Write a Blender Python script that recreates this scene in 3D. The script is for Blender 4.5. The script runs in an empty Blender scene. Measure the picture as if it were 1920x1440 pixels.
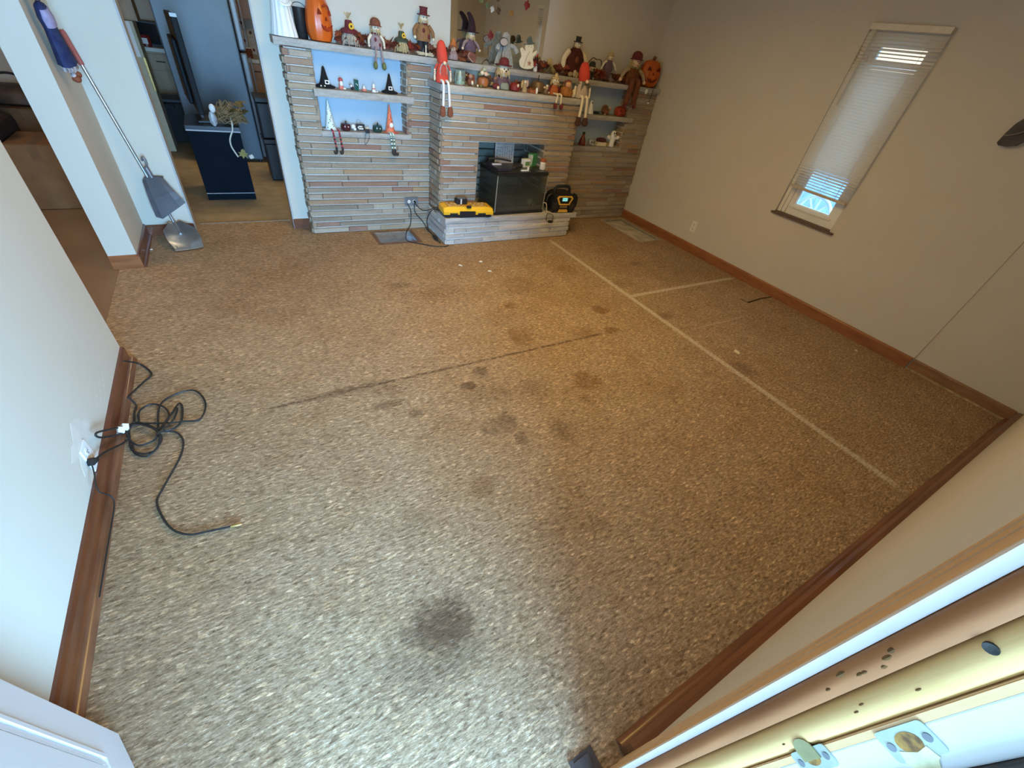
import bpy, bmesh, math, random
from mathutils import Vector, Matrix, Euler
R = random.Random(7)
PI = math.pi
C = bpy.context.scene.collection
scene = bpy.context.scene

# ------------------------------------------------------------------ camera
cam_d = bpy.data.cameras.new('camera'); cam = bpy.data.objects.new('camera', cam_d); C.objects.link(cam)
cam_d.sensor_width = 36.0; cam_d.lens = 769.59 / 1920 * 36.0; cam_d.clip_start = 0.01
RT = Vector((0.86220051, -0.48897979, 0.13232176)); UP = Vector((0.22731802, 0.60690847, 0.76156984)); FW = Vector((0.45269946, 0.62654678, -0.63443071))
cam.matrix_world = Matrix(((RT.x, UP.x, -FW.x, 0), (RT.y, UP.y, -FW.y, 0), (RT.z, UP.z, -FW.z, 1.6), (0, 0, 0, 1)))
scene.camera = cam
# ------------------------------------------------------------------ world, lights, exposure
scene.view_settings.view_transform = 'Standard'; scene.view_settings.look = 'None'
scene.view_settings.gamma = 1.0; scene.view_settings.use_curve_mapping = False
scene.view_settings.exposure = 0.0
W = bpy.data.worlds.new('overcast_sky'); scene.world = W; W.use_nodes = True
wn = W.node_tree.nodes; wl = W.node_tree.links; wn.clear()
wo = wn.new('ShaderNodeOutputWorld'); wb = wn.new('ShaderNodeBackground'); wt = wn.new('ShaderNodeTexCoord'); ws = wn.new('ShaderNodeSeparateXYZ'); wr = wn.new('ShaderNodeValToRGB')
wl.new(wt.outputs['Generated'], ws.inputs[0]); wl.new(ws.outputs['Z'], wr.inputs[0]); wl.new(wr.outputs[0], wb.inputs[0]); wl.new(wb.outputs[0], wo.inputs[0])
cr = wr.color_ramp; cr.elements[0].position = 0.0; cr.elements[0].color = (0.30, 0.27, 0.22, 1); cr.elements[1].position = 0.45; cr.elements[1].color = (0.32, 0.61, 1.0, 1)
e_ = cr.elements.new(0.20); e_.color = (0.34, 0.33, 0.30, 1)
e_ = cr.elements.new(0.30); e_.color = (0.55, 0.78, 1.0, 1)
wb.inputs[1].default_value = 4.2
def area(name, loc, target, sx, sy, power, col, shape='RECTANGLE', spread=PI):
    d = bpy.data.lights.new(name, 'AREA'); d.shape = shape; d.size = sx; d.size_y = sy; d.energy = power; d.color = col; d.spread = spread
    o = bpy.data.objects.new(name, d); C.objects.link(o); o.location = loc
    o.rotation_euler = (Vector(target) - Vector(loc)).to_track_quat('-Z', 'Y').to_euler()
    return o
area('sky_light', (1.2, -6.0, 1.7), (0.5, 1.6, 1.1), 9.0, 2.4, 6900, (0.285, 0.61, 1.0))
area('room_warm_fill', (1.6, 2.3, 2.40), (1.6, 2.3, 0), 1.2, 1.2, 50, (1.0, 0.655, 0.20))  # unseen warm fill added below the ceiling to lift the room
area('kitchen_light', (0.5, 6.0, 2.40), (0.5, 6.0, 0), 0.8, 0.8, 22, (1.0, 0.74, 0.40))
area('hall_light', (-2.0, 3.6, 2.40), (-2.0, 3.6, 0), 0.7, 0.7, 24, (1.0, 0.80, 0.58))

# ------------------------------------------------------------------ materials
MATS = {}
def M(name, col, rough=0.6, var=0.12, scale=18.0, bump=0.0, metal=0.0, c2=None, spec=0.4, stretch=(1, 1, 1), emit=0.0, trans=0.0, alpha=1.0, detail=4.0, coat=0.0, sub=0.0):
    if name in MATS: return MATS[name]
    m = bpy.data.materials.new(name); m.use_nodes = True; MATS[name] = m
    nt = m.node_tree; n = nt.nodes; l = nt.links; p = n['Principled BSDF']
    tc = n.new('ShaderNodeTexCoord'); mp = n.new('ShaderNodeMapping'); mp.inputs['Scale'].default_value = stretch
    no = n.new('ShaderNodeTexNoise'); no.inputs['Scale'].default_value = scale; no.inputs['Detail'].default_value = detail
    l.new(tc.outputs['Object'], mp.inputs[0]); l.new(mp.outputs[0], no.inputs['Vector'])
    ra = n.new('ShaderNodeValToRGB'); ra.color_ramp.elements[0].position = 0.3; ra.color_ramp.elements[1].position = 0.7
    if c2 is None: c2 = tuple(max(0, c * (1 - var * 2)) for c in col)
    ra.color_ramp.elements[0].color = (*c2, 1); ra.color_ramp.elements[1].color = (*col, 1)
    l.new(no.outputs[0], ra.inputs[0]); l.new(ra.outputs[0], p.inputs['Base Color'])
    p.inputs['Roughness'].default_value = rough; p.inputs['Metallic'].default_value = metal
    p.inputs['Specular IOR Level'].default_value = spec
    if coat: p.inputs['Coat Weight'].default_value = coat
    if emit:
        l.new(ra.outputs[0], p.inputs['Emission Color']); p.inputs['Emission Strength'].default_value = emit
    if trans: p.inputs['Transmission Weight'].default_value = trans
    if sub: p.inputs['Subsurface Weight'].default_value = sub
    if alpha < 1: p.inputs['Alpha'].default_value = alpha
    if bump:
        b = n.new('ShaderNodeBump'); b.inputs['Strength'].default_value = bump; b.inputs['Distance'].default_value = 0.01
        l.new(no.outputs[0], b.inputs['Height']); l.new(b.outputs[0], p.inputs['Normal'])
    return m

class NB:                                                    # small node helper for the two bigger materials
    def __init__(s, name):
        s.m = bpy.data.materials.new(name); s.m.use_nodes = True; s.n = s.m.node_tree.nodes; s.l = s.m.node_tree.links; s.p = s.n['Principled BSDF']
    def put(s, sock, v):
        if isinstance(v, bpy.types.NodeSocket): s.l.new(v, sock)
        else: sock.default_value = v
    def math(s, op, a, b=0.0, clamp=False):
        k = s.n.new('ShaderNodeMath'); k.operation = op; k.use_clamp = clamp; s.put(k.inputs[0], a); s.put(k.inputs[1], b); return k.outputs[0]
    def noise(s, vec, scale, detail=3.0, stretch=None, rough=0.5):
        if stretch:
            mp = s.n.new('ShaderNodeMapping'); mp.inputs['Scale'].default_value = stretch; s.l.new(vec, mp.inputs[0]); vec = mp.outputs[0]
        k = s.n.new('ShaderNodeTexNoise'); k.inputs['Scale'].default_value = scale; k.inputs['Detail'].default_value = detail; k.inputs['Roughness'].default_value = rough
        s.l.new(vec, k.inputs['Vector']); return k.outputs[0]
    def ramp(s, fac, stops):
        k = s.n.new('ShaderNodeValToRGB'); s.l.new(fac, k.inputs[0]); e = k.color_ramp.elements
        e[0].position, e[0].color = stops[0][0], (*stops[0][1], 1); e[1].position, e[1].color = stops[-1][0], (*stops[-1][1], 1)
        for q, c in stops[1:-1]: x = e.new(q); x.color = (*c, 1)
        return k.outputs[0]
    def mix(s, fac, a, b, mode='MIX'):
        k = s.n.new('ShaderNodeMix'); k.data_type = 'RGBA'; k.blend_type = mode; s.put(k.inputs[0], fac)
        for i, v in ((6, a), (7, b)):
            if isinstance(v, tuple): k.inputs[i].default_value = (*v, 1)
            else: s.l.new(v, k.inputs[i])
        return k.outputs[2]
    def smooth(s, v, lo, hi):
        k = s.n.new('ShaderNodeMapRange'); k.interpolation_type = 'SMOOTHSTEP'; s.l.new(v, k.inputs[0]); k.inputs[1].default_value = lo; k.inputs[2].default_value = hi; return k.outputs[0]

def floor_material():
    b = NB('worn_chipboard'); tc = b.n.new('ShaderNodeTexCoord'); V = tc.outputs['Object']; sp = b.n.new('ShaderNodeSeparateXYZ'); b.l.new(V, sp.inputs[0]); X, Y = sp.outputs[0], sp.outputs[1]
    flakes = b.noise(V, 95.0, 2.5, (0.42, 1.25, 1.0), 0.6)
    fine = b.noise(V, 260.0, 2.0, (0.5, 1.2, 1.0), 0.6)
    mp_ = b.n.new('ShaderNodeMapping'); mp_.inputs['Scale'].default_value = (48.0, 135.0, 1.0); mp_.inputs['Rotation'].default_value = (0, 0, 0.06); b.l.new(V, mp_.inputs[0])
    vo = b.n.new('ShaderNodeTexVoronoi'); vo.voronoi_dimensions = '2D'; vo.inputs['Scale'].default_value = 1.0; vo.inputs['Randomness'].default_value = 1.0; b.l.new(mp_.outputs[0], vo.inputs['Vector'])
    vs = b.n.new('ShaderNodeSeparateXYZ'); b.l.new(vo.outputs['Color'], vs.inputs[0]); chip = vs.outputs[0]
    mott = b.noise(V, 2.3, 5.0, None, 0.6); mid = b.noise(V, 9.0, 4.0, (0.6, 1, 1), 0.6)
    col = b.ramp(b.math('ADD', b.math('MULTIPLY', flakes, 0.60), b.math('MULTIPLY', fine, 0.40)), [(0.32, (0.080, 0.049, 0.026)), (0.42, (0.250, 0.166, 0.093)), (0.52, (0.345, 0.240, 0.146)), (0.60, (0.44, 0.320, 0.205)), (0.68, (0.74, 0.60, 0.45))])
    col = b.mix(0.75, col, b.ramp(chip, [(0.0, (0.50, 0.44, 0.40)), (0.10, (0.78, 0.75, 0.72)), (0.5, (1.0, 1.0, 1.0)), (0.86, (1.12, 1.10, 1.06)), (1.0, (1.75, 1.70, 1.60))]), 'MULTIPLY')
    col = b.mix(b.smooth(mott, 0.42, 0.68), col, (0.30, 0.215, 0.125), 'MIX') if False else b.mix(b.math('MULTIPLY', b.smooth(mott, 0.40, 0.70), 0.45), col, (0.78, 0.66, 0.50), 'MULTIPLY')
    col = b.mix(b.math('MULTIPLY', b.smooth(mid, 0.48, 0.72), 0.30), col, (0.62, 0.52, 0.40), 'MULTIPLY')
    warp = b.noise(V, 7.0, 4.0, None, 0.65); warp2 = b.noise(V, 26.0, 3.0, None, 0.6)
    w = b.math('ADD', b.math('MULTIPLY', b.math('SUBTRACT', warp, 0.5), 1.5), b.math('MULTIPLY', b.math('SUBTRACT', warp2, 0.5), 0.9))
    def blob(x, y, rx, ry, soft):
        dx = b.math('DIVIDE', b.math('SUBTRACT', X, x), rx); dy = b.math('DIVIDE', b.math('SUBTRACT', Y, y), ry)
        d = b.math('SQRT', b.math('ADD', b.math('MULTIPLY', dx, dx), b.math('MULTIPLY', dy, dy)))
        return b.math('SUBTRACT', 1.0, b.smooth(b.math('ADD', d, w), 1.0 - soft, 1.0 + soft))
    dark = None
    for x, y, rx, ry, s, k in [(1.011, 1.767, .05, .05, .3, .7), (.886, 1.657, .05, .035, .3, .75), (.402, 1.671, .09, .025, .4, .6), (.518, 1.551, .04, .035, .3, .65), (.94, 1.317, .07, .07, .4, .6), (.846, 1.299, .06, .05, .4, .5), (.965, 1.167, .04, .045, .25, .6), (1.215, 1.14, .06, .07, .5, .5),
                               (.24, .507, .105, .105, .6, 1.0), (.20, .40, .16, .07, .8, .5), (.13, .46, .15, .06, .8, .4), (.05, .41, .09, .06, .9, .25), (.30, .93, .07, .06, .8, .25), (3.36, 2.83, .08, .05, .5, .5), (2.84, 1.90, .09, .05, .5, .5), (2.84, 1.136, .08, .07, .6, .5), (.22, 1.86, .22, .03, .7, .55), (.43, 1.8, .14, .06, .8, .3), (1.255, 1.515, .11, .09, .8, .35), (.95, 1.55, .13, .08, .8, .3), (-.1, 3.4, .5, .5, 1.0, .35), (.1, 2.9, .35, .2, 1.0, .2), (.89, 2.976, .08, .05, .6, .4), (3.8, 2.6, .4, .3, 1., .25)]:
        q = b.math('MULTIPLY', blob(x, y, rx, ry, s), k); dark = q if dark is None else b.math('MAXIMUM', dark, q)
    brown = None
    for x, y, rx, ry, s, k in [(.638, .974, .055, .05, .3, .6), (1.625, 1.437, .085, .09, .25, .75), (2.314, 2.164, .07, .06, .25, .95), (2.207, 1.874, .07, .04, .3, .85), (1.605, 2.435, .05, .05, .4, .7), (1.46, 2.033, .09, .09, .5, .65), (1.882, 2.72, .16, .14, .7, .5), (1.12, 2.782, .2, .11, .8, .45), (1.507, 1.284, .05, .045, .4, .45), (1.965, 1.923, .1, .07, .5, .45), (1.45, 2.3, .14, .12, .8, .4), (1.0, 1.6, .2, .2, 1., .25), (2.5, 2.9, .12, .08, .6, .4), (2.9, 2.5, .12, .08, .6, .4), (3.3, 3.2, .2, .1, .8, .4)]:
        q = b.math('MULTIPLY', blob(x, y, rx, ry, s), k); brown = q if brown is None else b.math('MAXIMUM', brown, q)
    # sheet joints: a crumbled dark seam across the room and one towards the fireplace
    def line(c, at, half, lo, hi, other, amp=0.012):
        jit = b.math('MULTIPLY', b.math('SUBTRACT', b.noise(V, 40.0, 3.0, None, 0.7), 0.5), amp * 2)
        d = b.math('ABSOLUTE', b.math('ADD', b.math('SUBTRACT', c, at), jit))
        m_ = b.math('SUBTRACT', 1.0, b.smooth(d, half * 0.5, half * 1.3))
        m_ = b.math('MULTIPLY', m_, b.smooth(other, lo - .05, lo + .05)); return b.math('MULTIPLY', m_, b.math('SUBTRACT', 1.0, b.smooth(other, hi - .05, hi + .05)))
    br = b.smooth(b.noise(V, 14.0, 3.0, None, 0.7), 0.38, 0.56)
    seam = b.math('MULTIPLY', line(Y, 1.855, .010, -.15, 2.15, X), b.math('ADD', 0.25, b.math('MULTIPLY', br, 0.75)))
    seam2 = b.math('MULTIPLY', line(X, .208, .012, 1.86, 2.8, Y), b.math('MULTIPLY', br, 0.32))
    dark = b.math('MAXIMUM', dark, b.math('MAXIMUM', seam, seam2))
    glue = b.math('MAXIMUM', line(X, 2.756, .026, .05, 3.55, Y, .010), b.math('MAXIMUM', line(Y, 2.272, .022, 2.76, 4.25, X, .010), b.math('MULTIPLY', line(Y, 1.66, .010, 2.9, 3.6, X, .010), .35)))
    glue = b.math('MULTIPLY', glue, b.math('ADD', 0.45, b.math('MULTIPLY', b.smooth(flakes, .40, .60), 0.5)))
    col = b.mix(b.math('MULTIPLY', brown, 0.75), col, (0.50, 0.36, 0.22), 'MULTIPLY')
    col = b.mix(b.math('MULTIPLY', dark, 0.85), col, (0.25, 0.20, 0.18), 'MULTIPLY')
    col = b.mix(glue, col, (0.56, 0.49, 0.38))
    b.l.new(col, b.p.inputs['Base Color']); b.p.inputs['Roughness'].default_value = 0.62; b.p.inputs['Specular IOR Level'].default_value = 0.35
    bp = b.n.new('ShaderNodeBump'); bp.inputs['Strength'].default_value = 0.35; bp.inputs['Distance'].default_value = 0.004; b.l.new(flakes, bp.inputs['Height']); b.l.new(bp.outputs[0], b.p.inputs['Normal'])
    return b.m

def stone_material(name, stops, streak=0.35, rough=0.85):
    b = NB(name); tc = b.n.new('ShaderNodeTexCoord'); V = tc.outputs['Object']; g = b.n.new('ShaderNodeNewGeometry')
    base = b.ramp(g.outputs['Random Per Island'], stops)
    n1 = b.noise(V, 14.0, 5.0, (0.35, 0.35, 2.2), 0.65); n2 = b.noise(V, 60.0, 4.0, None, 0.7)
    col = b.mix(streak, base, b.ramp(n1, [(0.3, (0.50, 0.47, 0.44)), (0.5, (0.95, 0.93, 0.9)), (0.7, (1.25, 1.2, 1.15))]), 'MULTIPLY')
    col = b.mix(0.25, col, b.ramp(n2, [(0.35, (0.5, 0.5, 0.5)), (0.65, (1.1, 1.1, 1.1))]), 'MULTIPLY')
    b.l.new(col, b.p.inputs['Base Color']); b.p.inputs['Roughness'].default_value = rough; b.p.inputs['Specular IOR Level'].default_value = 0.3
    bp = b.n.new('ShaderNodeBump'); bp.inputs['Strength'].default_value = 0.5; bp.inputs['Distance'].default_value = 0.006
    b.l.new(b.math('ADD', n1, b.math('MULTIPLY', n2, .5)), bp.inputs['Height']); b.l.new(bp.outputs[0], b.p.inputs['Normal'])
    return b.m
def wood_material(name, c1, c2, rough=0.4, scale=6.0, stretch=(1, 1, 1), coat=0.0, bump=0.1):
    return M(name, c1, rough, 0.2, scale, bump, 0.0, c2, 0.5, stretch, detail=6.0, coat=coat)

PAINT = M('greige_wall_paint', (0.60, 0.555, 0.47), 0.75, 0.02, 3.0, 0.03, spec=0.25)
CEIL = M('ceiling_white', (0.80, 0.78, 0.74), 0.9, 0.02)
FLOOR = floor_material()
KFLOOR = M('kitchen_underlay', (0.40, 0.30, 0.17), 0.6, 0.15, 8.0, 0.1, c2=(0.30, 0.22, 0.12))
HFLOOR = M('hall_brown_floor', (0.27, 0.17, 0.10), 0.35, 0.1, 3.0, 0.03, c2=(0.22, 0.135, 0.08))
STONE = stone_material('ledge_stone', [(0.0, (0.25, 0.205, 0.155)), (0.2, (0.37, 0.315, 0.25)), (0.38, (0.30, 0.24, 0.175)), (0.52, (0.41, 0.355, 0.285)), (0.66, (0.35, 0.28, 0.19)), (0.80, (0.32, 0.225, 0.165)), (0.90, (0.28, 0.165, 0.125)), (1.0, (0.39, 0.275, 0.16))])
SLAB = stone_material('mantel_stone', [(0.0, (0.36, 0.35, 0.33)), (1.0, (0.44, 0.43, 0.40))], 0.5)
FIREBRICK = stone_material('sooty_brick', [(0.0, (0.15, 0.17, 0.15)), (0.6, (0.22, 0.24, 0.22)), (1.0, (0.26, 0.20, 0.16))], 0.4)
MORTAR = M('pale_mortar', (0.66, 0.62, 0.56), 0.95, 0.1, 40, 0.2)
BASEB = wood_material('stained_baseboard', (0.33, 0.125, 0.045), (0.21, 0.07, 0.025), 0.32, 5.0, (1, 1, 6), 0.3)
BASEL = wood_material('scuffed_baseboard', (0.17, 0.050, 0.018), (0.10, 0.030, 0.012), 0.3, 9.0, (3, .6, 3), 0.35)
PINE = wood_material('raw_pine', (0.66, 0.42, 0.17), (0.52, 0.30, 0.10), 0.5, 7.0, (5, 5, .5))
PINED = wood_material('weathered_pine', (0.34, 0.125, 0.035), (0.24, 0.08, 0.02), 0.5, 8.0, (4, 4, .6))
CASING = wood_material('casing_pine', (0.72, 0.46, 0.24), (0.62, 0.37, 0.17), 0.45, 6.0, (6, 6, .4))
WHITE = M('white_gloss_paint', (0.80, 0.80, 0.80), 0.3, 0.02, 6.0, spec=0.5)
VINYL = M('white_vinyl', (0.78, 0.76, 0.70), 0.45, 0.03, 5)
BLACK = M('black_plastic', (0.016, 0.016, 0.018), 0.45, 0.2, 30)
RUBBER = M('black_rubber', (0.02, 0.019, 0.018), 0.55, 0.2, 40)
STEEL = M('galvanised_steel', (0.50, 0.52, 0.55), 0.32, 0.12, 20, 0.03, metal=0.9)
DSTEEL = M('dull_steel', (0.27, 0.28, 0.31), 0.45, 0.15, 15, 0.05, metal=0.7)
BRASS = M('aged_brass', (0.62, 0.42, 0.15), 0.35, 0.15, 40, metal=0.9)
GLASS = M('clear_glass', (0.95, 0.97, 0.96), 0.02, 0.0, 5, trans=1.0)
ORANGE = M('pumpkin_orange', (0.70, 0.125, 0.012), 0.3, 0.12, 6, spec=0.6)
SKIN = M('cloth_skin', (0.80, 0.60, 0.42), 0.85, 0.08, 40)
CREAM = M('cream_cloth', (0.76, 0.68, 0.52), 0.85, 0.1, 50, 0.1)
STRAW = M('raffia_straw', (0.62, 0.46, 0.22), 0.8, 0.25, 60, 0.1)
YELLOW = M('tool_yellow', (0.83, 0.47, 0.02), 0.4, 0.06, 12)
TAN = M('burlap', (0.45, 0.33, 0.20), 0.9, 0.15, 120, 0.2)
BROWN = M('brown_felt', (0.22, 0.075, 0.04), 0.9, 0.15, 60, 0.1)
MAROON = M('maroon_felt', (0.16, 0.025, 0.03), 0.9, 0.2, 60, 0.1)
RED = M('red_felt', (0.60, 0.06, 0.035), 0.85, 0.1, 60, 0.1)
RUST = M('rust_leaf', (0.26, 0.065, 0.02), 0.7, 0.3, 30)
DKRED = M('dark_red_leaf', (0.24, 0.03, 0.02), 0.7, 0.3, 30)
GREEN = M('olive_felt', (0.15, 0.17, 0.06), 0.85, 0.15, 40)
DGREEN = M('dark_green', (0.03, 0.10, 0.07), 0.5, 0.15, 30)
MAUVE = M('mauve_plaid', (0.36, 0.26, 0.26), 0.9, 0.2, 45, 0.1)
PLUM = M('plum_cloth', (0.16, 0.10, 0.14), 0.9, 0.2, 45, 0.1)
INDIGO = M('indigo_cloth', (0.010, 0.017, 0.075), 0.85, 0.3, 26, 0.2, c2=(.030, .040, .11))
GREY = M('grey_felt', (0.34, 0.33, 0.30), 0.9, 0.12, 40, 0.1)
NAVY = M('navy_black_laminate', (0.003, 0.007, 0.014), 0.6, 0.15, 6, spec=0.06)
WHITEC = M('white_ceramic', (0.84, 0.84, 0.82), 0.25, 0.03, 8, spec=0.6)
PAPER = M('white_paper', (0.80, 0.79, 0.74), 0.8, 0.04, 20)
CHARC = M('charcoal_cloth', (0.03, 0.028, 0.03), 0.8, 0.2, 30)
PINK = M('blush_nose', (0.82, 0.62, 0.44), 0.7, 0.06, 20)

# ------------------------------------------------------------------ mesh helpers
class MB:
    def __init__(s): s.bm = bmesh.new()
    def hexa(s, v, mat=0):
        vs = [s.bm.verts.new(p) for p in v]
        for f in ((3, 2, 1, 0), (4, 5, 6, 7), (0, 1, 5, 4), (1, 2, 6, 5), (2, 3, 7, 6), (3, 0, 4, 7)):
            try: s.bm.faces.new([vs[i] for i in f])
            except ValueError: pass
        return vs
    def box(s, lo, hi, bev=0.0, T=None):
        (x0, y0, z0), (x1, y1, z1) = lo, hi
        v = [Vector(p) for p in ((x0, y0, z0), (x1, y0, z0), (x1, y1, z0), (x0, y1, z0), (x0, y0, z1), (x1, y0, z1), (x1, y1, z1), (x0, y1, z1))]
        if bev:
            t = bmesh.new(); q = MB.__new__(MB); q.bm = t; q.hexa(v); bmesh.ops.recalc_face_normals(t, faces=t.faces)
            bmesh.ops.bevel(t, geom=list(t.edges), offset=bev, segments=2, affect='EDGES', profile=0.6)
            if T: t.transform(T)
            me = bpy.data.meshes.new('t'); t.to_mesh(me); s.bm.from_mesh(me); bpy.data.meshes.remove(me); t.free()
        else: s.hexa([T @ p for p in v] if T else v)
        return s
    def grid(s, rings, close_u=True, cap=True):
        rs = [[s.bm.verts.new(p) for p in r] for r in rings]; n = len(rs[0])
        for a, b in zip(rs, rs[1:]):
            for i in range(n if close_u else n - 1):
                j = (i + 1) % n
                try: s.bm.faces.new((a[i], a[j], b[j], b[i]))
                except ValueError: pass
        if cap:
            for r in (rs[0][::-1], rs[-1]):
                try: s.bm.faces.new(r)
                except ValueError: pass
        return s
    def tube(s, pts, r, seg=8, flat=1.0):
        P = [Vector(p) for p in pts]; n = len(P); rad = r if isinstance(r, (list, tuple)) else [r] * n
        rings = []; prev = None
        for i, p in enumerate(P):
            d = (P[min(i + 1, n - 1)] - P[max(i - 1, 0)]); d = d.normalized() if d.length > 1e-9 else Vector((0, 0, 1))
            if prev is None: u = d.orthogonal().normalized()
            else:
                u = prev - d * prev.dot(d); u = u.normalized() if u.length > 1e-6 else d.orthogonal().normalized()
            prev = u; w = d.cross(u)
            rings.append([p + (u * math.cos(2 * PI * k / seg) + w * math.sin(2 * PI * k / seg) * flat) * rad[i] for k in range(seg)])
        return s.grid(rings)
    def lathe(s, prof, c=(0, 0, 0), seg=20, sx=1.0, sy=1.0, lobes=0, amp=0.0, T=None):
        c = Vector(c); rings = []
        for r, z in prof:
            ring = []
            for k in range(seg):
                a = 2 * PI * k / seg; rr = max(r, 1e-4) * (1 - amp * abs(math.sin(a * lobes / 2)) if lobes else 1)
                ring.append(c + Vector((rr * math.cos(a) * sx, rr * math.sin(a) * sy, z)))
            if T: ring = [T @ p for p in ring]
            rings.append(ring)
        return s.grid(rings)
    def ell(s, c, r, seg=14, T=None):
        if not isinstance(r, (tuple, list)): r = (r, r, r)
        pr = [(math.sin(PI * i / 10), -math.cos(PI * i / 10)) for i in range(11)]
        c = Vector(c); rings = []
        for a, z in pr:
            ring = [c + Vector((max(a, 1e-3) * r[0] * math.cos(2 * PI * k / seg), max(a, 1e-3) * r[1] * math.sin(2 * PI * k / seg), z * r[2])) for k in range(seg)]
            rings.append([T @ p for p in ring] if T else ring)
        return s.grid(rings)
    def prism(s, outline, d0, d1, T):                          # outline in local XY, thickness along local Z
        a = [T @ Vector((x, y, d0)) for x, y in outline]; b = [T @ Vector((x, y, d1)) for x, y in outline]
        return s.grid([a, b])
    def build(s, name, m, parent=None, smooth=False, mods=None):
        bmesh.ops.recalc_face_normals(s.bm, faces=s.bm.faces)
        me = bpy.data.meshes.new(name); s.bm.to_mesh(me); s.bm.free()
        if smooth:
            for p in me.polygons: p.use_smooth = True
        o = bpy.data.objects.new(name, me); C.objects.link(o)
        for k in (m if isinstance(m, (list, tuple)) else [m]): me.materials.append(k)
        if parent: o.parent = parent
        if smooth:
            try: me.set_sharp_from_angle(angle=math.radians(50))
            except Exception: pass
        return o
def tag(o, label, cat, group=None, kind=None):
    o['label'] = label; o['category'] = cat
    if group: o['group'] = group
    if kind: o['kind'] = kind
    return o
def thing(name, label, cat, loc=(0, 0, 0), rz=0.0, group=None):
    o = bpy.data.objects.new(name, None); C.objects.link(o); o.location = loc; o.rotation_euler = (0, 0, rz); o.empty_display_size = 0.05
    return tag(o, label, cat, group)
def struct(o): o['kind'] = 'structure'; return o
def spl(pts, n=6, closed=False):
    P = [Vector(p) for p in pts]; out = []; m = len(P)
    for i in range(m if closed else m - 1):
        if closed: a, b, c, d = P[(i - 1) % m], P[i], P[(i + 1) % m], P[(i + 2) % m]
        else: a, b, c, d = P[max(i - 1, 0)], P[i], P[i + 1], P[min(i + 2, m - 1)]
        for k in range(n):
            t = k / n; out.append(0.5 * ((2 * b) + (c - a) * t + (2 * a - 5 * b + 4 * c - d) * t * t + (3 * b - a - 3 * c + d) * t ** 3))
    if not closed: out.append(P[-1])
    return out
def slab(mb, a0, a1, b0, b1, holes, f):                        # rectangle with rectangular holes, each cell through f(lo_a, hi_a, lo_b, hi_b)
    A = sorted({a0, a1, *[h[0] for h in holes], *[h[1] for h in holes]}); B = sorted({b0, b1, *[h[2] for h in holes], *[h[3] for h in holes]})
    A = [a for a in A if a0 <= a <= a1]; B = [b for b in B if b0 <= b <= b1]
    for p, q in zip(A, A[1:]):
        for r, t in zip(B, B[1:]):
            if not any(h[0] < (p + q) / 2 < h[1] and h[2] < (r + t) / 2 < h[3] for h in holes): f(p, q, r, t)
def rot(rx=0, ry=0, rz=0, at=(0, 0, 0)): return Matrix.Translation(at) @ Euler((rx, ry, rz)).to_matrix().to_4x4()

# ------------------------------------------------------------------ the setting
XL, XR, YF, YB, CH = -0.763, 4.321, -0.082, 4.30, 2.44
mb = MB(); slab(mb, -0.90, 4.45, -0.215, 4.52, [(0.985, 1.345, 3.80, 4.07), (3.885, 4.222, 3.33, 4.045)], lambda p, q, r, t: mb.box((p, r, -0.04), (q, t, 0)))
struct(mb.build('floor', FLOOR))
struct(MB().box((-0.93, 4.52, -0.04), (3.2, 9.4, -0.004)).build('floor_kitchen', KFLOOR))
struct(MB().box((-4.2, 1.5, -0.04), (-0.90, 6.6, -0.003)).build('floor_hall', HFLOOR))
struct(MB().box((-4.3, -0.22, CH), (4.6, 9.5, CH + 0.08)).build('ceiling', CEIL))
struct(MB().box((-0.885, -0.082, 0), (XL, 2.50, CH)).build('wall_left', PAINT))
mb = MB(); slab(mb, 0.61, 4.32, 0, CH, [(1.70, 2.235, 0.705, 2.05)], lambda p, q, r, t: mb.box((XR, p, r), (XR + 0.14, q, t)))
mb.box((XR + 0.006, -0.22, 0), (XR + 0.14, 0.61, CH)); struct(mb.build('wall_right', PAINT))
mb = MB(); slab(mb, -0.93, 4.461, 0, CH, [(-0.439, 0.319, 0, 2.05)], lambda p, q, r, t: mb.box((p, YB, r), (q, YB + 0.12, t))); struct(mb.build('wall_back', PAINT))
struct(MB().box((-0.929, 3.70, 0), (-0.772, YB, CH)).build('wall_pier', PAINT))
mb = MB(); slab(mb, -0.885, 4.33, 0, CH, [(-0.36, 0.492, 0, 2.06)], lambda p, q, r, t: mb.box((p, YF - 0.12, r), (q, YF, t))); struct(mb.build('wall_front', PAINT))
mb = MB(); mb.box((-1.05, 4.42, 0), (-0.93, 9.4, CH)); mb.box((-1.05, 9.28, 0), (3.2, 9.4, CH)); mb.box((3.1, 4.42, 0), (3.2, 9.28, CH))
struct(mb.build('wall_kitchen', M('kitchen_wall', (0.60, 0.55, 0.46), 0.8, 0.04)))
mb = MB(); mb.box((-4.3, 1.4, 0), (-4.2, 6.6, CH)); mb.box((-4.2, 6.5, 0), (-1.05, 6.6, CH)); mb.box((-4.2, 1.4, 0), (-0.885, 1.5, CH))
struct(mb.build('wall_hall', M('hall_wall', (0.62, 0.54, 0.44), 0.8, 0.04)))

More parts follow.
